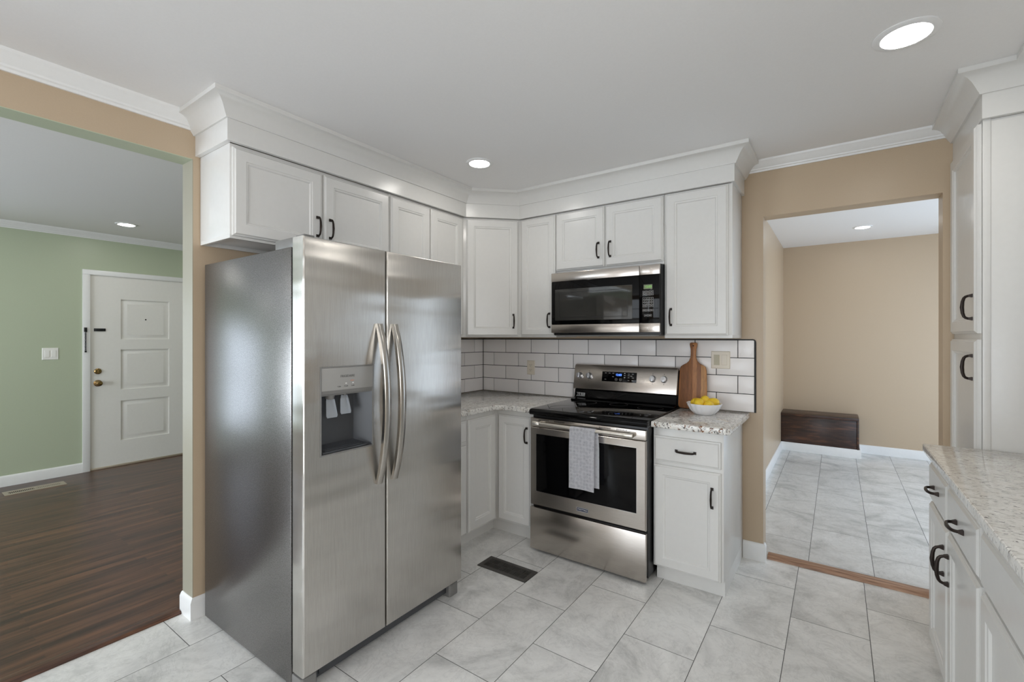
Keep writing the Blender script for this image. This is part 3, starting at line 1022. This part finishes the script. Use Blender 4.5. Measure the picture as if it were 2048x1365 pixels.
# ------------------------------------------------------------------ refrigerator
t = thing('refrigerator', 'large stainless side-by-side refrigerator with water dispenser', 'refrigerator', (0.48, -1.8, 0))
Y0, Y1, YS = -2.252, -1.345, -1.856
XB, XD, XF = 0.845, 0.858, 0.934
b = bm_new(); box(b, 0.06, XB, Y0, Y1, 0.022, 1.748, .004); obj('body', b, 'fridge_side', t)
b = bm_new(); box(b, XB - .002, XD + .002, Y0 + .006, Y1 - .006, 0.085, 1.745); obj('gasket', b, 'gasket_black', t)
def fridge_door(name, y0, y1, hole=None):
    M = frame((XD, y0, 0.082), UP)
    w, h, th = y1 - y0, 1.783 - .082, XF - XD
    L_ = [(0, w, 0, h, 0), (0, w, 0, h, th - .010), (.0008, w - .0008, .0008, h - .0008, th - .006), (.0025, w - .0025, .002, h - .002, th - .0028), (.005, w - .005, .004, h - .004, th - .0008), (.009, w - .009, .007, h - .007, th)]
    b = bm_new()
    if hole:
        hy0, hy1, hz0, hz1 = hole
        L_ += [(hy0 - y0, hy1 - y0, hz0 - .082, hz1 - .082, th), (hy0 - y0, hy1 - y0, hz0 - .082, hz1 - .082, th - .071)]
        loops(b, L_, M, close_last=True)
    else:
        loops(b, L_, M)
    return obj(name, b, 'fridge_steel', t, 25), M
dl, ML = fridge_door('freezer_door', Y0, YS - .003, (-2.180, -1.931, 0.920, 1.270))
drr, MR = fridge_door('refrigerator_door', YS + .003, Y1)
# bow handles
def bow(parent, y):
    b = bm_new()
    n = 24
    tt = bmesh.new()
    rings = []
    for i in range(n + 1):
        s = i / n
        z = 0.742 + (1.452 - 0.742) * s
        o = 0.052 * (1 - abs(2 * s - 1) ** 2.1)
        x = XF - .004 + o
        wd = .0150 + .002 * math.sin(PI * s)
        th = .020 if 0.06 < s < .94 else .016
        rings.append([tt.verts.new(p) for p in ((x, y - wd, z), (x + th * .8, y - wd, z), (x + th, y - wd + .005, z), (x + th, y + wd - .005, z), (x + th * .8, y + wd, z), (x, y + wd, z))])
    for r, q in zip(rings, rings[1:]):
        for k in range(6):
            tt.faces.new((r[k], r[(k + 1) % 6], q[(k + 1) % 6], q[k]))
    tt.faces.new(rings[0]); tt.faces.new(rings[-1][::-1])
    merge(b, tt)
    obj('handle', b, 'handle_steel', parent, 50)
bow(dl, -1.899); bow(drr, -1.813)
# water dispenser in the freezer door
HY0, HY1, HZ0, HZ1, ZP, ZL = -2.180, -1.931, 0.920, 1.270, 1.176, 1.156
MDp = frame((XF, 0, 0), UP)
b = bm_new()
for q in ((HY0 - .004, HY0 + .003, HZ0 - .004, HZ1 + .004), (HY1 - .003, HY1 + .004, HZ0 - .004, HZ1 + .004), (HY0, HY1, HZ0 - .004, HZ0 + .003), (HY0, HY1, HZ1 - .003, HZ1 + .004)):
    box(b, *q, -.006, .0025, .0022, M=MDp)
obj('dispenser_bezel', b, 'mid_grey_plastic', dl)
b = bm_new(); box(b, HY0 + .002, HY1 - .002, ZP, HZ1 - .002, -.011, .0005, .001, M=MDp)
obj('dispenser_panel', b, 'grey_plastic', dl)
b = bm_new(); prism(b, [(-.011, ZP + .001), (0.0, ZP + .001), (-.004, ZL), (-.011, ZL)], HY0 + .002, HY1 - .002, M=Matrix(((1, 0, 0, XF), (0, 0, 1, 0), (0, 1, 0, 0), (0, 0, 0, 1))))
obj('dispenser_lip', b, 'mid_grey_plastic', dl)
# niche standing behind the door skin
b = bm_new()
tt = bmesh.new()
fr_ = [(HY0 + .002, HZ0 + .002), (HY1 - .002, HZ0 + .002), (HY1 - .002, ZL + .004), (HY0 + .002, ZL + .004)]
bk_ = [(HY0 + .030, HZ0 + .028), (HY1 - .050, HZ0 + .028), (HY1 - .050, ZL), (HY0 + .030, ZL)]
A_ = [tt.verts.new((XF - .0008, y, z)) for y, z in fr_]
B_ = [tt.verts.new((XF - .0690, y, z)) for y, z in bk_]
for i in range(4):
    tt.faces.new((A_[i], A_[(i + 1) % 4], B_[(i + 1) % 4], B_[i]))
tt.faces.new(B_)
merge(b, tt)
niche = obj('dispenser_niche', b, 'dark_grey_plastic', dl)
# two clear paddles, a chute and the drip tray
for k, (yy, zz) in enumerate(((-2.118, 1.062), (-2.052, 1.070))):
    Mp = Matrix.Translation((XF - .034, yy, 1.150)) @ Matrix.Rotation(math.radians(-10), 4, 'Y')
    b = bm_new()
    hh = 1.150 - zz
    prism(b, [(-.020, -.018), (-.026, -hh + .008), (-.022, -hh), (.022, -hh), (.026, -hh + .008), (.020, -.018), (.014, 0), (-.014, 0)], -.002, .002, .0012, Mp @ Matrix(((0, 0, 1, 0), (1, 0, 0, 0), (0, 1, 0, 0), (0, 0, 0, 1))))
    obj('dispenser_paddle', b, 'clear_plastic', dl)
b = bm_new()
lathe(b, [(.018, 0), (.022, -.012), (.016, -.030), (.012, -.030), (.012, 0)], 20, Matrix.Translation((XF - .036, -2.118, 1.168)))
obj('ice_chute', b, 'mid_grey_plastic', dl)
b = bm_new()
lathe(b, [(.006, 0), (.006, -.020), (.003, -.020), (.003, 0)], 12, Matrix.Translation((XF - .030, -2.052, 1.168)))
obj('water_spout', b, 'mid_grey_plastic', dl)
b = bm_new()
box(b, XF - .060, XF - .003, HY0 + .010, HY1 - .012, HZ0 + .004, HZ0 + .012, .002)
for k in range(3):
    x = XF - .052 + k * .017
    box(b, x, x + .006, HY0 + .026, HY1 - .045, HZ0 + .012, HZ0 + .016, .001)
obj('drip_tray', b, 'dark_grey_plastic', dl)
TM = lambda y, z: frame((XF + .0006, y, z), UP)
text('lettering', 'FRIGIDAIRE', 0.0135, TM(-2.058, 1.231), 'print_grey', dl)
for y, s_ in ((-2.098, 'Cube'), (-2.066, 'Crush'), (-2.033, 'Lock')):
    text('lettering', s_, 0.0075, TM(y, 1.190), 'print_grey', dl)
b = bm_new(); box(b, -2.045, -2.028, 1.211, 1.2128, 0, .0008, M=frame((XF + .0005, 0, 0), UP)); obj('indicator_mark', b, 'print_orange', dl)
for y in (-2.066, -2.033):
    b = bm_new(); box(b, y - .004, y + .004, 1.199, 1.2035, 0, .0008, M=frame((XF + .0005, 0, 0), UP)); obj('indicator_mark', b, 'print_white', dl)
# hinge covers, grille, feet
for y in (Y0 + .012, Y1 - .082):
    b = bm_new()
    box(b, .700, .838, y, y + .070, 1.747, 1.790 if y < -2 else 1.776, .006)
    zt_ = 1.797 if y < -2 else 1.781
    box(b, .836, .898, y + .012, y + .056, 1.774, zt_, .003)
    obj('hinge_cover', b, 'mid_grey_plastic', t)
b = bm_new(); box(b, .845, .885, Y0 + .012, Y1 - .012, .018, .078, .004); box(b, .885, .892, Y0 + .09, Y1 - .09, .030, .070, .002); obj('base_grille', b, 'dark_grey_plastic', t)
for y0, y1 in ((Y0 + .004, Y0 + .072), (Y1 - .072, Y1 - .004)):
    b = bm_new()
    prism(b, [(.800, y0), (.905, y0), (.912, y0 + .008), (.912, y1 - .008), (.905, y1), (.800, y1)], 0.0, .066, .004)
    obj('foot', b, 'mid_grey_plastic', t)
# ------------------------------------------------------------------ microwave
t = thing('microwave', 'stainless over-the-range microwave with black glass door', 'microwave', (1.325, -0.2, 1.41))
MX0, MX1, MXC, MY, MZ0, MZ1 = 0.942, 1.710, 1.582, -0.400, 1.422, 1.843
b = bm_new(); box(b, MX0 + .006, MX1 + .002, MY + .028, -0.012, 1.405, MZ1 + .004, .003); obj('body', b, 'black_plastic', t)
b = bm_new()
box(b, MX0 + .02, MX1 - .02, MY + .05, -.05, 1.400, 1.406, .002); box(b, MX0 + .06, 1.26, MY + .09, -.12, 1.397, 1.401, .001); box(b, 1.30, MX1 - .06, MY + .09, -.12, 1.397, 1.401, .001)
obj('vent_grille', b, 'grey_plastic', t)
MM = frame((0, MY + .030, 0), UX)
ZG0, ZG1 = 1.480, 1.781
b = bm_new(); box(b, MX0, MXC - .001, MZ0, MZ1, 0, .012, M=MM); box(b, MX0 + .001, MXC - .001, ZG0, ZG1, .010, .0285, .002, M=MM)
md = obj('door', b, 'black_gloss', t)
for a, c in ((ZG1, MZ1), (MZ0, ZG0)):
    b = bm_new(); box(b, MX0, MXC - .001, a + .0008, c - .0008, .010, .030, .0022, M=MM); obj('steel_band', b, 'range_steel', md)
b = bm_new(); loops(b, [(.972, 1.535, 1.508, 1.726, .0282), (.972, 1.535, 1.508, 1.726, .0289), (.976, 1.531, 1.512, 1.722, .0291)], MM); obj('door_window', b, 'microwave_glass', md)
b = bm_new(); outline(b, 1.003, 1.504, 1.526, 1.704, MM, .003, .0289, .0293)
obj('window_border', b, 'black_plastic', md)
b = bm_new(); box(b, MXC + .001, MX1, MZ0, MZ1, 0, .012, M=MM); box(b, MXC + .001, MX1 - .001, ZG0, ZG1, .010, .0285, .002, M=MM)
mp_ = obj('control_panel', b, 'black_gloss', t)
for a, c in ((ZG1, MZ1), (MZ0, ZG0)):
    b = bm_new(); box(b, MXC + .001, MX1, a + .0008, c - .0008, .010, .030, .0022, M=MM); obj('steel_band', b, 'range_steel', mp_)
b = bm_new(); box(b, 1.609, 1.664, 1.692, 1.720, .028, .0292, M=MM); obj('display', b, 'lens_dark', mp_)
MT = lambda x, z: frame((x, MY + .030 - .0290, z), UX)
text('clock_digits', '12:03', 0.020, MT(1.638, 1.706), 'clock_green', mp_)
b = bm_new()
for r in range(2):
    for c in range(3):
        outline(b, 1.603 + c * .023, 1.624 + c * .023, 1.668 - r * .016, 1.682 - r * .016, MM)
for r in range(4):
    for c in range(3):
        outline(b, 1.603 + c * .023, 1.624 + c * .023, 1.626 - r * .0155, 1.640 - r * .0155, MM)
for c in range(3):
    outline(b, 1.603 + c * .023, 1.624 + c * .023, 1.553, 1.566, MM)
for c in range(2):
    outline(b, 1.613 + c * .024, 1.635 + c * .024, 1.521, 1.534, MM)
obj('keypad_outline', b, 'print_white', mp_)
for r, row in enumerate(('123', '456', '789', ' 0 ')):
    for c, ch in enumerate(row):
        if ch != ' ':
            text('key_digit', ch, .011, MT(1.6135 + c * .023, 1.633 - r * .0155), 'print_white', mp_)
b = bm_new()
for x, z in [(1.6135 + c * .023, 1.675 - r * .016) for r in range(2) for c in range(3)] + [(1.6135, 1.5865), (1.6595, 1.5865), (1.6135, 1.5595), (1.6365, 1.5595), (1.6595, 1.5595), (1.624, 1.5275), (1.648, 1.5275)]:
    box(b, x - .006, x + .006, z - .0012, z + .0012, .0282, .0291, M=MM)
obj('key_mark', b, 'print_white', mp_)
# ------------------------------------------------------------------ range
t = thing('range', 'stainless electric range with black glass cooktop and oven', 'range', (1.34, -0.35, 0))
RX0, RX1, RY = 0.960, 1.726, -0.700
b = bm_new(); box(b, RX0 + .002, RX1 + .004, -0.668, -0.03, 0.030, 0.900, .003); obj('body', b, 'black_plastic', t)
b = bm_new()
prism(b, [(-.060, .900), (-.690, .884), (-.703, .888), (-.710, .898), (-.710, .912), (-.700, .922), (-.680, .9255), (-.060, .9255)], RX0 - .004, RX1 + .010, .002, M=Matrix(((0, 0, 1, 0), (1, 0, 0, 0), (0, 1, 0, 0), (0, 0, 0, 1))))
ck = obj('cooktop', b, 'black_gloss', t)
def ring(b, x, y, r):
    lathe(b, [(r, .9256), (r, .9259), (r - .0022, .9259), (r - .0022, .9256)], 64, loc=(x, y, 0))
for x, y, r in ((1.572, -.565, .118), (1.600, -.245, .082), (1.130, -.245, .082), (1.130, -.545, .100), (1.365, -.205, .062)):
    b = bm_new(); ring(b, x, y, r)
    if r > .11: ring(b, x, y, .075)
    obj('burner_ring', b, 'print_grey', ck)
# backguard: black glass riser and tilted steel console
Mx = Matrix(((0, 0, 1, 0), (1, 0, 0, 0), (0, 1, 0, 0), (0, 0, 0, 1)))
b = bm_new()
prism(b, [(-.014, .92), (-.150, .9255), (-.146, .932), (-.098, .937), (-.092, .942), (-.074, 1.004), (-.014, 1.006)], RX0 + .004, RX1 - .002, .0015, M=Mx)
obj('riser', b, 'black_gloss', t)
b = bm_new()
prism(b, [(-.014, 1.002), (-.086, 1.000), (-.094, 1.006), (-.094, 1.014), (-.062, 1.172), (-.052, 1.184), (-.036, 1.188), (-.014, 1.186)], RX0 - .006, RX1 + .002, .006, M=Mx, seg=3)
cg = obj('console', b, 'range_steel', t)
b = bm_new(); prism(b, [(-.012, .93), (-.070, .93), (-.060, 1.16), (-.012, 1.17)], RX1 + .0005, RX1 + .003, .001, M=Mx); obj('console_end', b, 'black_plastic', t)
ang = math.atan2(.032, .158)
MCn = Matrix.Translation((0, -.094, 1.014)) @ Matrix.Rotation(-ang, 4, 'X') @ frame((0, 0, 0), UX)
b = bm_new(); loops(b, [(1.185, 1.446, .056, .128, -.002), (1.185, 1.446, .056, .128, .001), (1.187, 1.444, .058, .126, .0018)], MCn)
dp = obj('display', b, 'black_gloss', cg)
CT = lambda x, v: MCn @ Matrix.Translation((x, v, .0021))
text('clock_digits', '12:03', .021, CT(1.313, .106), 'clock_blue', dp)
b = bm_new()
for x, v in ((1.213, .117), (1.242, .117), (1.271, .117), (1.271, .092), (1.213, .071), (1.388, .116), (1.388, .104), (1.418, .116), (1.388, .090), (1.418, .090), (1.388, .070), (1.418, .070), (1.358, .104)):
    box(b, x - .0065, x + .0065, v - .0012, v + .0012, .0018, .0023, M=MCn)
for s_, v in ((1, .116), (-1, .092)):
    prism(b, [(1.351, v), (1.365, v), (1.358, v + s_ * .008)], .0018, .0023, M=MCn)
for x in (1.296, 1.329):
    lathe(b, [(.0095, .0018), (.0095, .0023), (.0085, .0023), (.0085, .0018)], 20, MCn @ Matrix.Translation((x, .073, 0)))
    box(b, x - .004, x + .004, .0722, .0738, .0018, .0023, M=MCn)
obj('key_mark', b, 'print_white', dp)
for x in (1.000, 1.080, 1.560, 1.638):
    b = bm_new()
    Mk = MCn @ Matrix.Translation((x, .091, 0))
    lathe(b, [(.0245, 0), (.0245, .003), (.0215, .005), (.0195, .020), (.0185, .022), (0, .022)], 28, Mk)
    box(b, -.0035, .0035, -.019, .019, .020, .027, .001, M=Mk)
    obj('knob', b, 'knob_metal', cg)
    b = bm_new()
    for v in (.034, -.034):
        lathe(b, [(0, .0012), (.0022, .0012), (.0022, 0)], 8, Mk @ Matrix.Translation((0, v, -.0004)))
    obj('knob_mark', b, 'print_grey', cg)
# sticker on the riser
MS = Matrix.Translation((0, -.0950, .936)) @ Matrix.Rotation(-math.atan2(.018, .062), 4, 'X') @ frame((0, 0, 0), UX)
b = bm_new(); box(b, .982, 1.052, .012, .015, 0.0003, .0010, M=MS); box(b, 1.018, 1.052, .019, .026, .0003, .001, M=MS); box(b, 1.018, 1.052, .0275, .0340, .0003, .001, M=MS); box(b, .982, 1.052, .0365, .0385, .0003, .001, M=MS)
st = obj('sticker', b, 'print_white', t)
text('lettering', '10', .024, MS @ Matrix.Translation((.999, .0265, .0006)), 'print_white', st, sx=1.1)
for v, s_ in ((.0305, 'YEAR'), (.0223, 'LIMITED')):
    text('lettering', s_, .0075, MS @ Matrix.Translation((1.035, v, .0012)), 'void_black', st)
# oven door
MO = frame((0, RY + .030, 0), UX)
b = bm_new()
box(b, RX0, RX1, .303, .808, 0, .022, .002, M=MO)
loops(b, [(RX0, RX1, .303, .808, .02), (RX0, RX1, .303, .808, .026), (RX0 + .004, RX1 - .004, .307, .804, .030), (1.004, 1.674, .394, .766, .030), (1.004, 1.674, .394, .766, .027)], MO)
od = obj('oven_door', b, 'range_steel', t)
b = bm_new(); loops(b, [(1.005, 1.673, .395, .765, .024), (1.005, 1.673, .395, .765, .0278), (1.008, 1.670, .398, .762, .0282)], MO); obj('oven_window', b, 'black_gloss', od)
b = bm_new(); outline(b, 1.003, 1.675, .393, .767, MO, .0022, .0275, .0306); obj('window_bezel', b, 'chrome', od)
b = bm_new(); box(b, RX0, RX1, .8115, .868, 0, .030, .003, M=MO); hb = obj('handle_rail', b, 'range_steel', od)
b = bm_new()
for c0, n in ((1.055, 10), (1.170, 10), (1.475, 10), (1.585, 9)):
    for k in range(n):
        x = c0 + k * .0075 - .03
        box(b, x, x + .0034, .853, .861, .0285, .0304, M=MO)
obj('vent_slot', b, 'void_black', hb)
b = bm_new()
HZ, HYY = .842, RY - .052
tube(b, [(1.014, HYY, HZ), (1.668, HYY, HZ)], .0112, 20)
for x0, x1 in ((1.010, 1.062), (1.620, 1.672)):
    tube(b, [(x0, HYY, HZ), (x0 + .002, HYY, HZ), (x1 - .006, HYY, HZ), (x1, HYY, HZ)], [.0125, .0148, .0148, .0118], 20)
    box(b, (x0 if x0 < 1.3 else x1 - .034), (x0 + .034 if x0 < 1.3 else x1), HYY, RY + .002, HZ - .010, HZ + .010, .003)
obj('handle', b, 'satin_steel', od)
b = bm_new(); box(b, 1.297, 1.374, .330, .354, .029, .0318, .001, M=MO); bg = obj('badge', b, 'badge_blue', od)
b = bm_new(); outline(b, 1.2975, 1.3735, .3305, .3535, MO, .0014, .0312, .0323); obj('badge_border', b, 'print_white', bg)
text('lettering', 'MAYTAG', .0155, frame((1.3355, RY + .030 - .0320, .342), UX), 'print_white', bg)
b = bm_new(); box(b, RX0 - .002, RX1, .016, .286, 0, .030, .003, M=MO); obj('storage_drawer', b, 'range_steel', t)
for x in (1.02, 1.66):
    b = bm_new(); lathe(b, [(0, 0), (.020, 0), (.020, .008), (.010, .012), (.010, .032), (0, .032)], 16, loc=(x, -.62, 0)); obj('foot', b, 'black_plastic', t)

# ------------------------------------------------------------------ towel over the oven handle
b = bm_new()
tt = bmesh.new()
R = .0135
path = [(HYY + R + .003, HZ - .34)] + [(HYY + R + .002, HZ - .30 + .1 * k) for k in range(3)] + [(HYY + R * math.cos(a), HZ + R * math.sin(a)) for a in [PI * k / 8 for k in range(0, 9)]]
path += [(HYY - R - .001 - .003 * math.sin(k * .5), HZ - .355 * k / 10) for k in range(1, 11)]
nx = 14
G = []
for i, (y, z) in enumerate(path):
    row = []
    back = i < 4
    for j in range(nx + 1):
        s = j / nx
        x = 1.286 + .164 * s
        x += (.012 if back else .012 * max(0, 1 - i / 12)) + (-.006 * (i / len(path)) if not back else 0)
        f = (HZ - z) / .35
        yy = y - .0035 * math.sin(s * 7 + 1) * max(0, f) * (1 if not back else -.4) - (.004 * max(0, f) if not back else 0)
        row.append(tt.verts.new((x, yy, z)))
    G.append(row)
for r, q in zip(G, G[1:]):
    for j in range(nx):
        tt.faces.new((r[j], r[j + 1], q[j + 1], q[j]))
geom = bmesh.ops.solidify(tt, geom=tt.faces[:], thickness=-.004)
merge(b, tt)
tw = obj('dish_towel', b, 'towel_print', None, 60)
tag(tw, 'pale grey patterned dish towel hanging over the oven door handle', 'towel')

# ------------------------------------------------------------------ cutting board, bowl of lemons
t = thing('cutting_board', 'wooden paddle cutting board leaning on the tiles beside the range', 'cutting board', (1.821, -0.05, ZT))
half = [(0.0, 0.0), (.066, 0.0), (.084, .006), (.090, .022), (.0885, .15), (.084, .255), (.078, .276), (.064, .287), (.040, .300), (.026, .315), (.0185, .335), (.0165, .36), (.0175, .392), (.0235, .422), (.0225, .433), (.015, .437), (0, .437)]
pts = half + [(-x, y) for x, y in half[-2:0:-1]]
MBd = Matrix.Translation((1.821, -.064, ZT + .0015)) @ Matrix.Rotation(math.radians(-4.6), 4, 'X') @ frame((0, 0, 0), UX)
b = bm_new(); prism(b, [(x, y) for x, y in pts], 0, .016, .004, MBd, seg=3); obj('board', b, 'acacia_board', t)
b = bm_new(); lathe(b, [(0, .0164), (.0042, .0164), (.0042, .0155)], 16, MBd @ Matrix.Translation((0, .415, 0))); obj('hanging_hole', b, 'void_black', t)
BX, BY, BR, BH = 1.931, -.236, .1015, .069
b = bm_new()
tt = bmesh.new()
prof = [(0, .0045), (.040, .0045), (.060, .012), (.080, .036), (.093, .061), (.0985, BH), (.1015, BH + .0005), (.1005, BH - .004), (.095, .052), (.083, .029), (.066, .010), (.054, .002), (.050, 0.0), (0, 0.0)]
nn = 96
rings = []
for r, z in prof:
    if r == 0:
        rings.append([tt.verts.new((BX, BY, ZT + z))]); continue
    amp = .045 * min(1, z / .02)
    rings.append([tt.verts.new((BX + r * (1 + amp * (abs(math.sin(8 * 2 * PI * k / nn)) - .75)) * math.cos(2 * PI * k / nn), BY + r * (1 + amp * (abs(math.sin(8 * 2 * PI * k / nn)) - .75)) * math.sin(2 * PI * k / nn), ZT + z)) for k in range(nn)])
for r, q in zip(rings, rings[1:]):
    for k in range(nn):
        f = list(dict.fromkeys([r[k % len(r)], r[(k + 1) % len(r)], q[(k + 1) % len(q)], q[k % len(q)]]))
        if len(f) > 2: tt.faces.new(f)
merge(b, tt)
tag(obj('fruit_bowl', b, 'porcelain', None, 50), 'white fluted bowl of lemons on the small granite counter', 'bowl')

def lemon(x, y, z, yaw, pitch, label, sc=1.0):
    b = bm_new()
    n, m = 24, 18
    prof = []
    for i in range(m + 1):
        a = PI * i / m
        r = .0265 * math.sin(a) ** .92
        zz = -.033 * math.cos(a)
        if i in (0, m): r = 0
        if i <= 1: zz -= .0035 - .0015 * i
        if i >= m - 1: zz += .0045 - .002 * (m - i); r *= .7
        prof.append((r * sc, zz * sc))
    M = Matrix.Translation((x, y, z)) @ Matrix.Rotation(yaw, 4, 'Z') @ Matrix.Rotation(pitch, 4, 'Y')
    lathe(b, prof, n, M)
    o = obj('lemon', b, 'lemon_peel', None, 80)
    tag(o, label, 'lemon', 'lemons in the white bowl')
zb = ZT
# camera-facing axes on the counter: right (.817,.577), toward camera (.577,-.817)
def at(u, v):
    return BX + .817 * u + .577 * v, BY + .577 * u - .817 * v
for (u, v, z, yaw, pit, lb, sc) in [
    (-.044, .028, .073, 2.2, 1.35, 'lemon at the left front of the bowl', 1.08),
    (-.034, -.034, .069, .4, 1.5, 'lemon half hidden behind the left front lemon, against the board', 1.0),
    (.004, -.004, .083, 1.2, 1.0, 'topmost lemon at the centre of the pile', 1.04),
    (.006, .048, .062, .9, 1.4, 'lemon low at the front centre of the bowl below the topmost one', 1.0),
    (.050, .015, .072, .75, 1.45, 'largest looking lemon at the right front with its tip showing', 1.12),
    (.040, -.042, .070, 2.6, 1.4, 'orange tinged lemon half hidden at the right back of the bowl', 1.0)]:
    x, y = at(u, v)
    lemon(x, y, zb + z, yaw, pit, lb, sc)

# ------------------------------------------------------------------ floor registers
t = thing('floor_register', 'black floor register with basket weave grille in the tiles before the range', 'floor vent', (.981, -.992, 0))
b = bm_new()
X0, X1, V0, V1 = .808, 1.154, -1.060, -.922
for q in ((X0, X1, V0, V0 + .022), (X0, X1, V1 - .022, V1), (X0, X0 + .026, V0 + .022, V1 - .022), (X1 - .026, X1, V0 + .022, V1 - .022)):
    box(b, *q, 0, .005)
obj('rim', b, 'vent_black', t)
b = bm_new(); box(b, X0 + .02, X1 - .02, V0 + .02, V1 - .02, 0.0002, .0012); obj('opening', b, 'void_black', t)
b = bm_new()
gx0, gx1, gy0, gy1 = X0 + .026, X1 - .026, V0 + .022, V1 - .022
cw = (gx1 - gx0) / 8
for c in range(8):
    a0 = gx0 + c * cw
    for r in range(2):
        q0 = gy0 + r * (gy1 - gy0) / 2; q1 = q0 + (gy1 - gy0) / 2
        outline_ = [(a0, a0 + .003, q0, q1), (a0, a0 + cw, q0, q0 + .003), (a0, a0 + cw, q1 - .003, q1)]
        for q in outline_:
            box(b, *q, .0012, .0045)
        for k in range(1, 5):
            if (c + r) % 2:
                xx = a0 + cw * k / 5
                box(b, xx - .0017, xx + .0017, q0, q1, .0012, .0045)
            else:
                yy = q0 + (q1 - q0) * k / 5
                box(b, a0, a0 + cw, yy - .0015, yy + .0015, .0012, .0045)
obj('grille', b, 'vent_black', t)
t = thing('floor_register', 'beige metal floor register in the dark wood floor by the green wall', 'floor vent', (-3.36, -2.305, .012))
X0, X1, V0, V1 = -3.435, -3.292, -2.506, -2.11
b = bm_new()
for q in ((X0, X1, V0, V0 + .030), (X0, X1, V1 - .030, V1), (X0, X0 + .040, V0 + .03, V1 - .03), (X1 - .040, X1, V0 + .03, V1 - .03), (X0 + .04, X1 - .04, (V0 + V1) / 2 - .008, (V0 + V1) / 2 + .008)):
    box(b, *q, .012, .017)
obj('rim', b, 'vent_beige', t)
b = bm_new(); box(b, X0 + .03, X1 - .03, V0 + .02, V1 - .02, .0122, .0130); obj('opening', b, 'void_black', t)
for h_ in (0, 1):
    b = bm_new()
    a0 = V0 + .030 if h_ == 0 else (V0 + V1) / 2 + .008
    a1 = (V0 + V1) / 2 - .008 if h_ == 0 else V1 - .030
    for k in range(14):
        yy = a0 + (a1 - a0) * (k + .5) / 14
        w_ = .0020 if h_ == 0 else .0040
        box(b, X0 + .038, X1 - .038, yy - w_, yy + w_, .013, .0165)
    obj('louver', b, 'vent_beige', t)

# ------------------------------------------------------------------ bench in the hall
t = thing('storage_bench', 'low dark stained wooden bench box against the far hall wall', 'bench', (2.42, 3.53, 0))
b = bm_new(); box(b, HX + .002, 2.790, 3.362, HY - .002, 0.0, .425, .002); obj('bench_box', b, 'bench_wood', t)
b = bm_new(); box(b, HX + .002, 2.806, 3.345, HY - .002, .425, .458, .003); obj('lid', b, 'bench_wood', t)
b = bm_new(); box(b, 2.788, 2.806, 3.350, 3.372, .0, .425, .001); obj('corner_post', b, 'bench_wood', t)
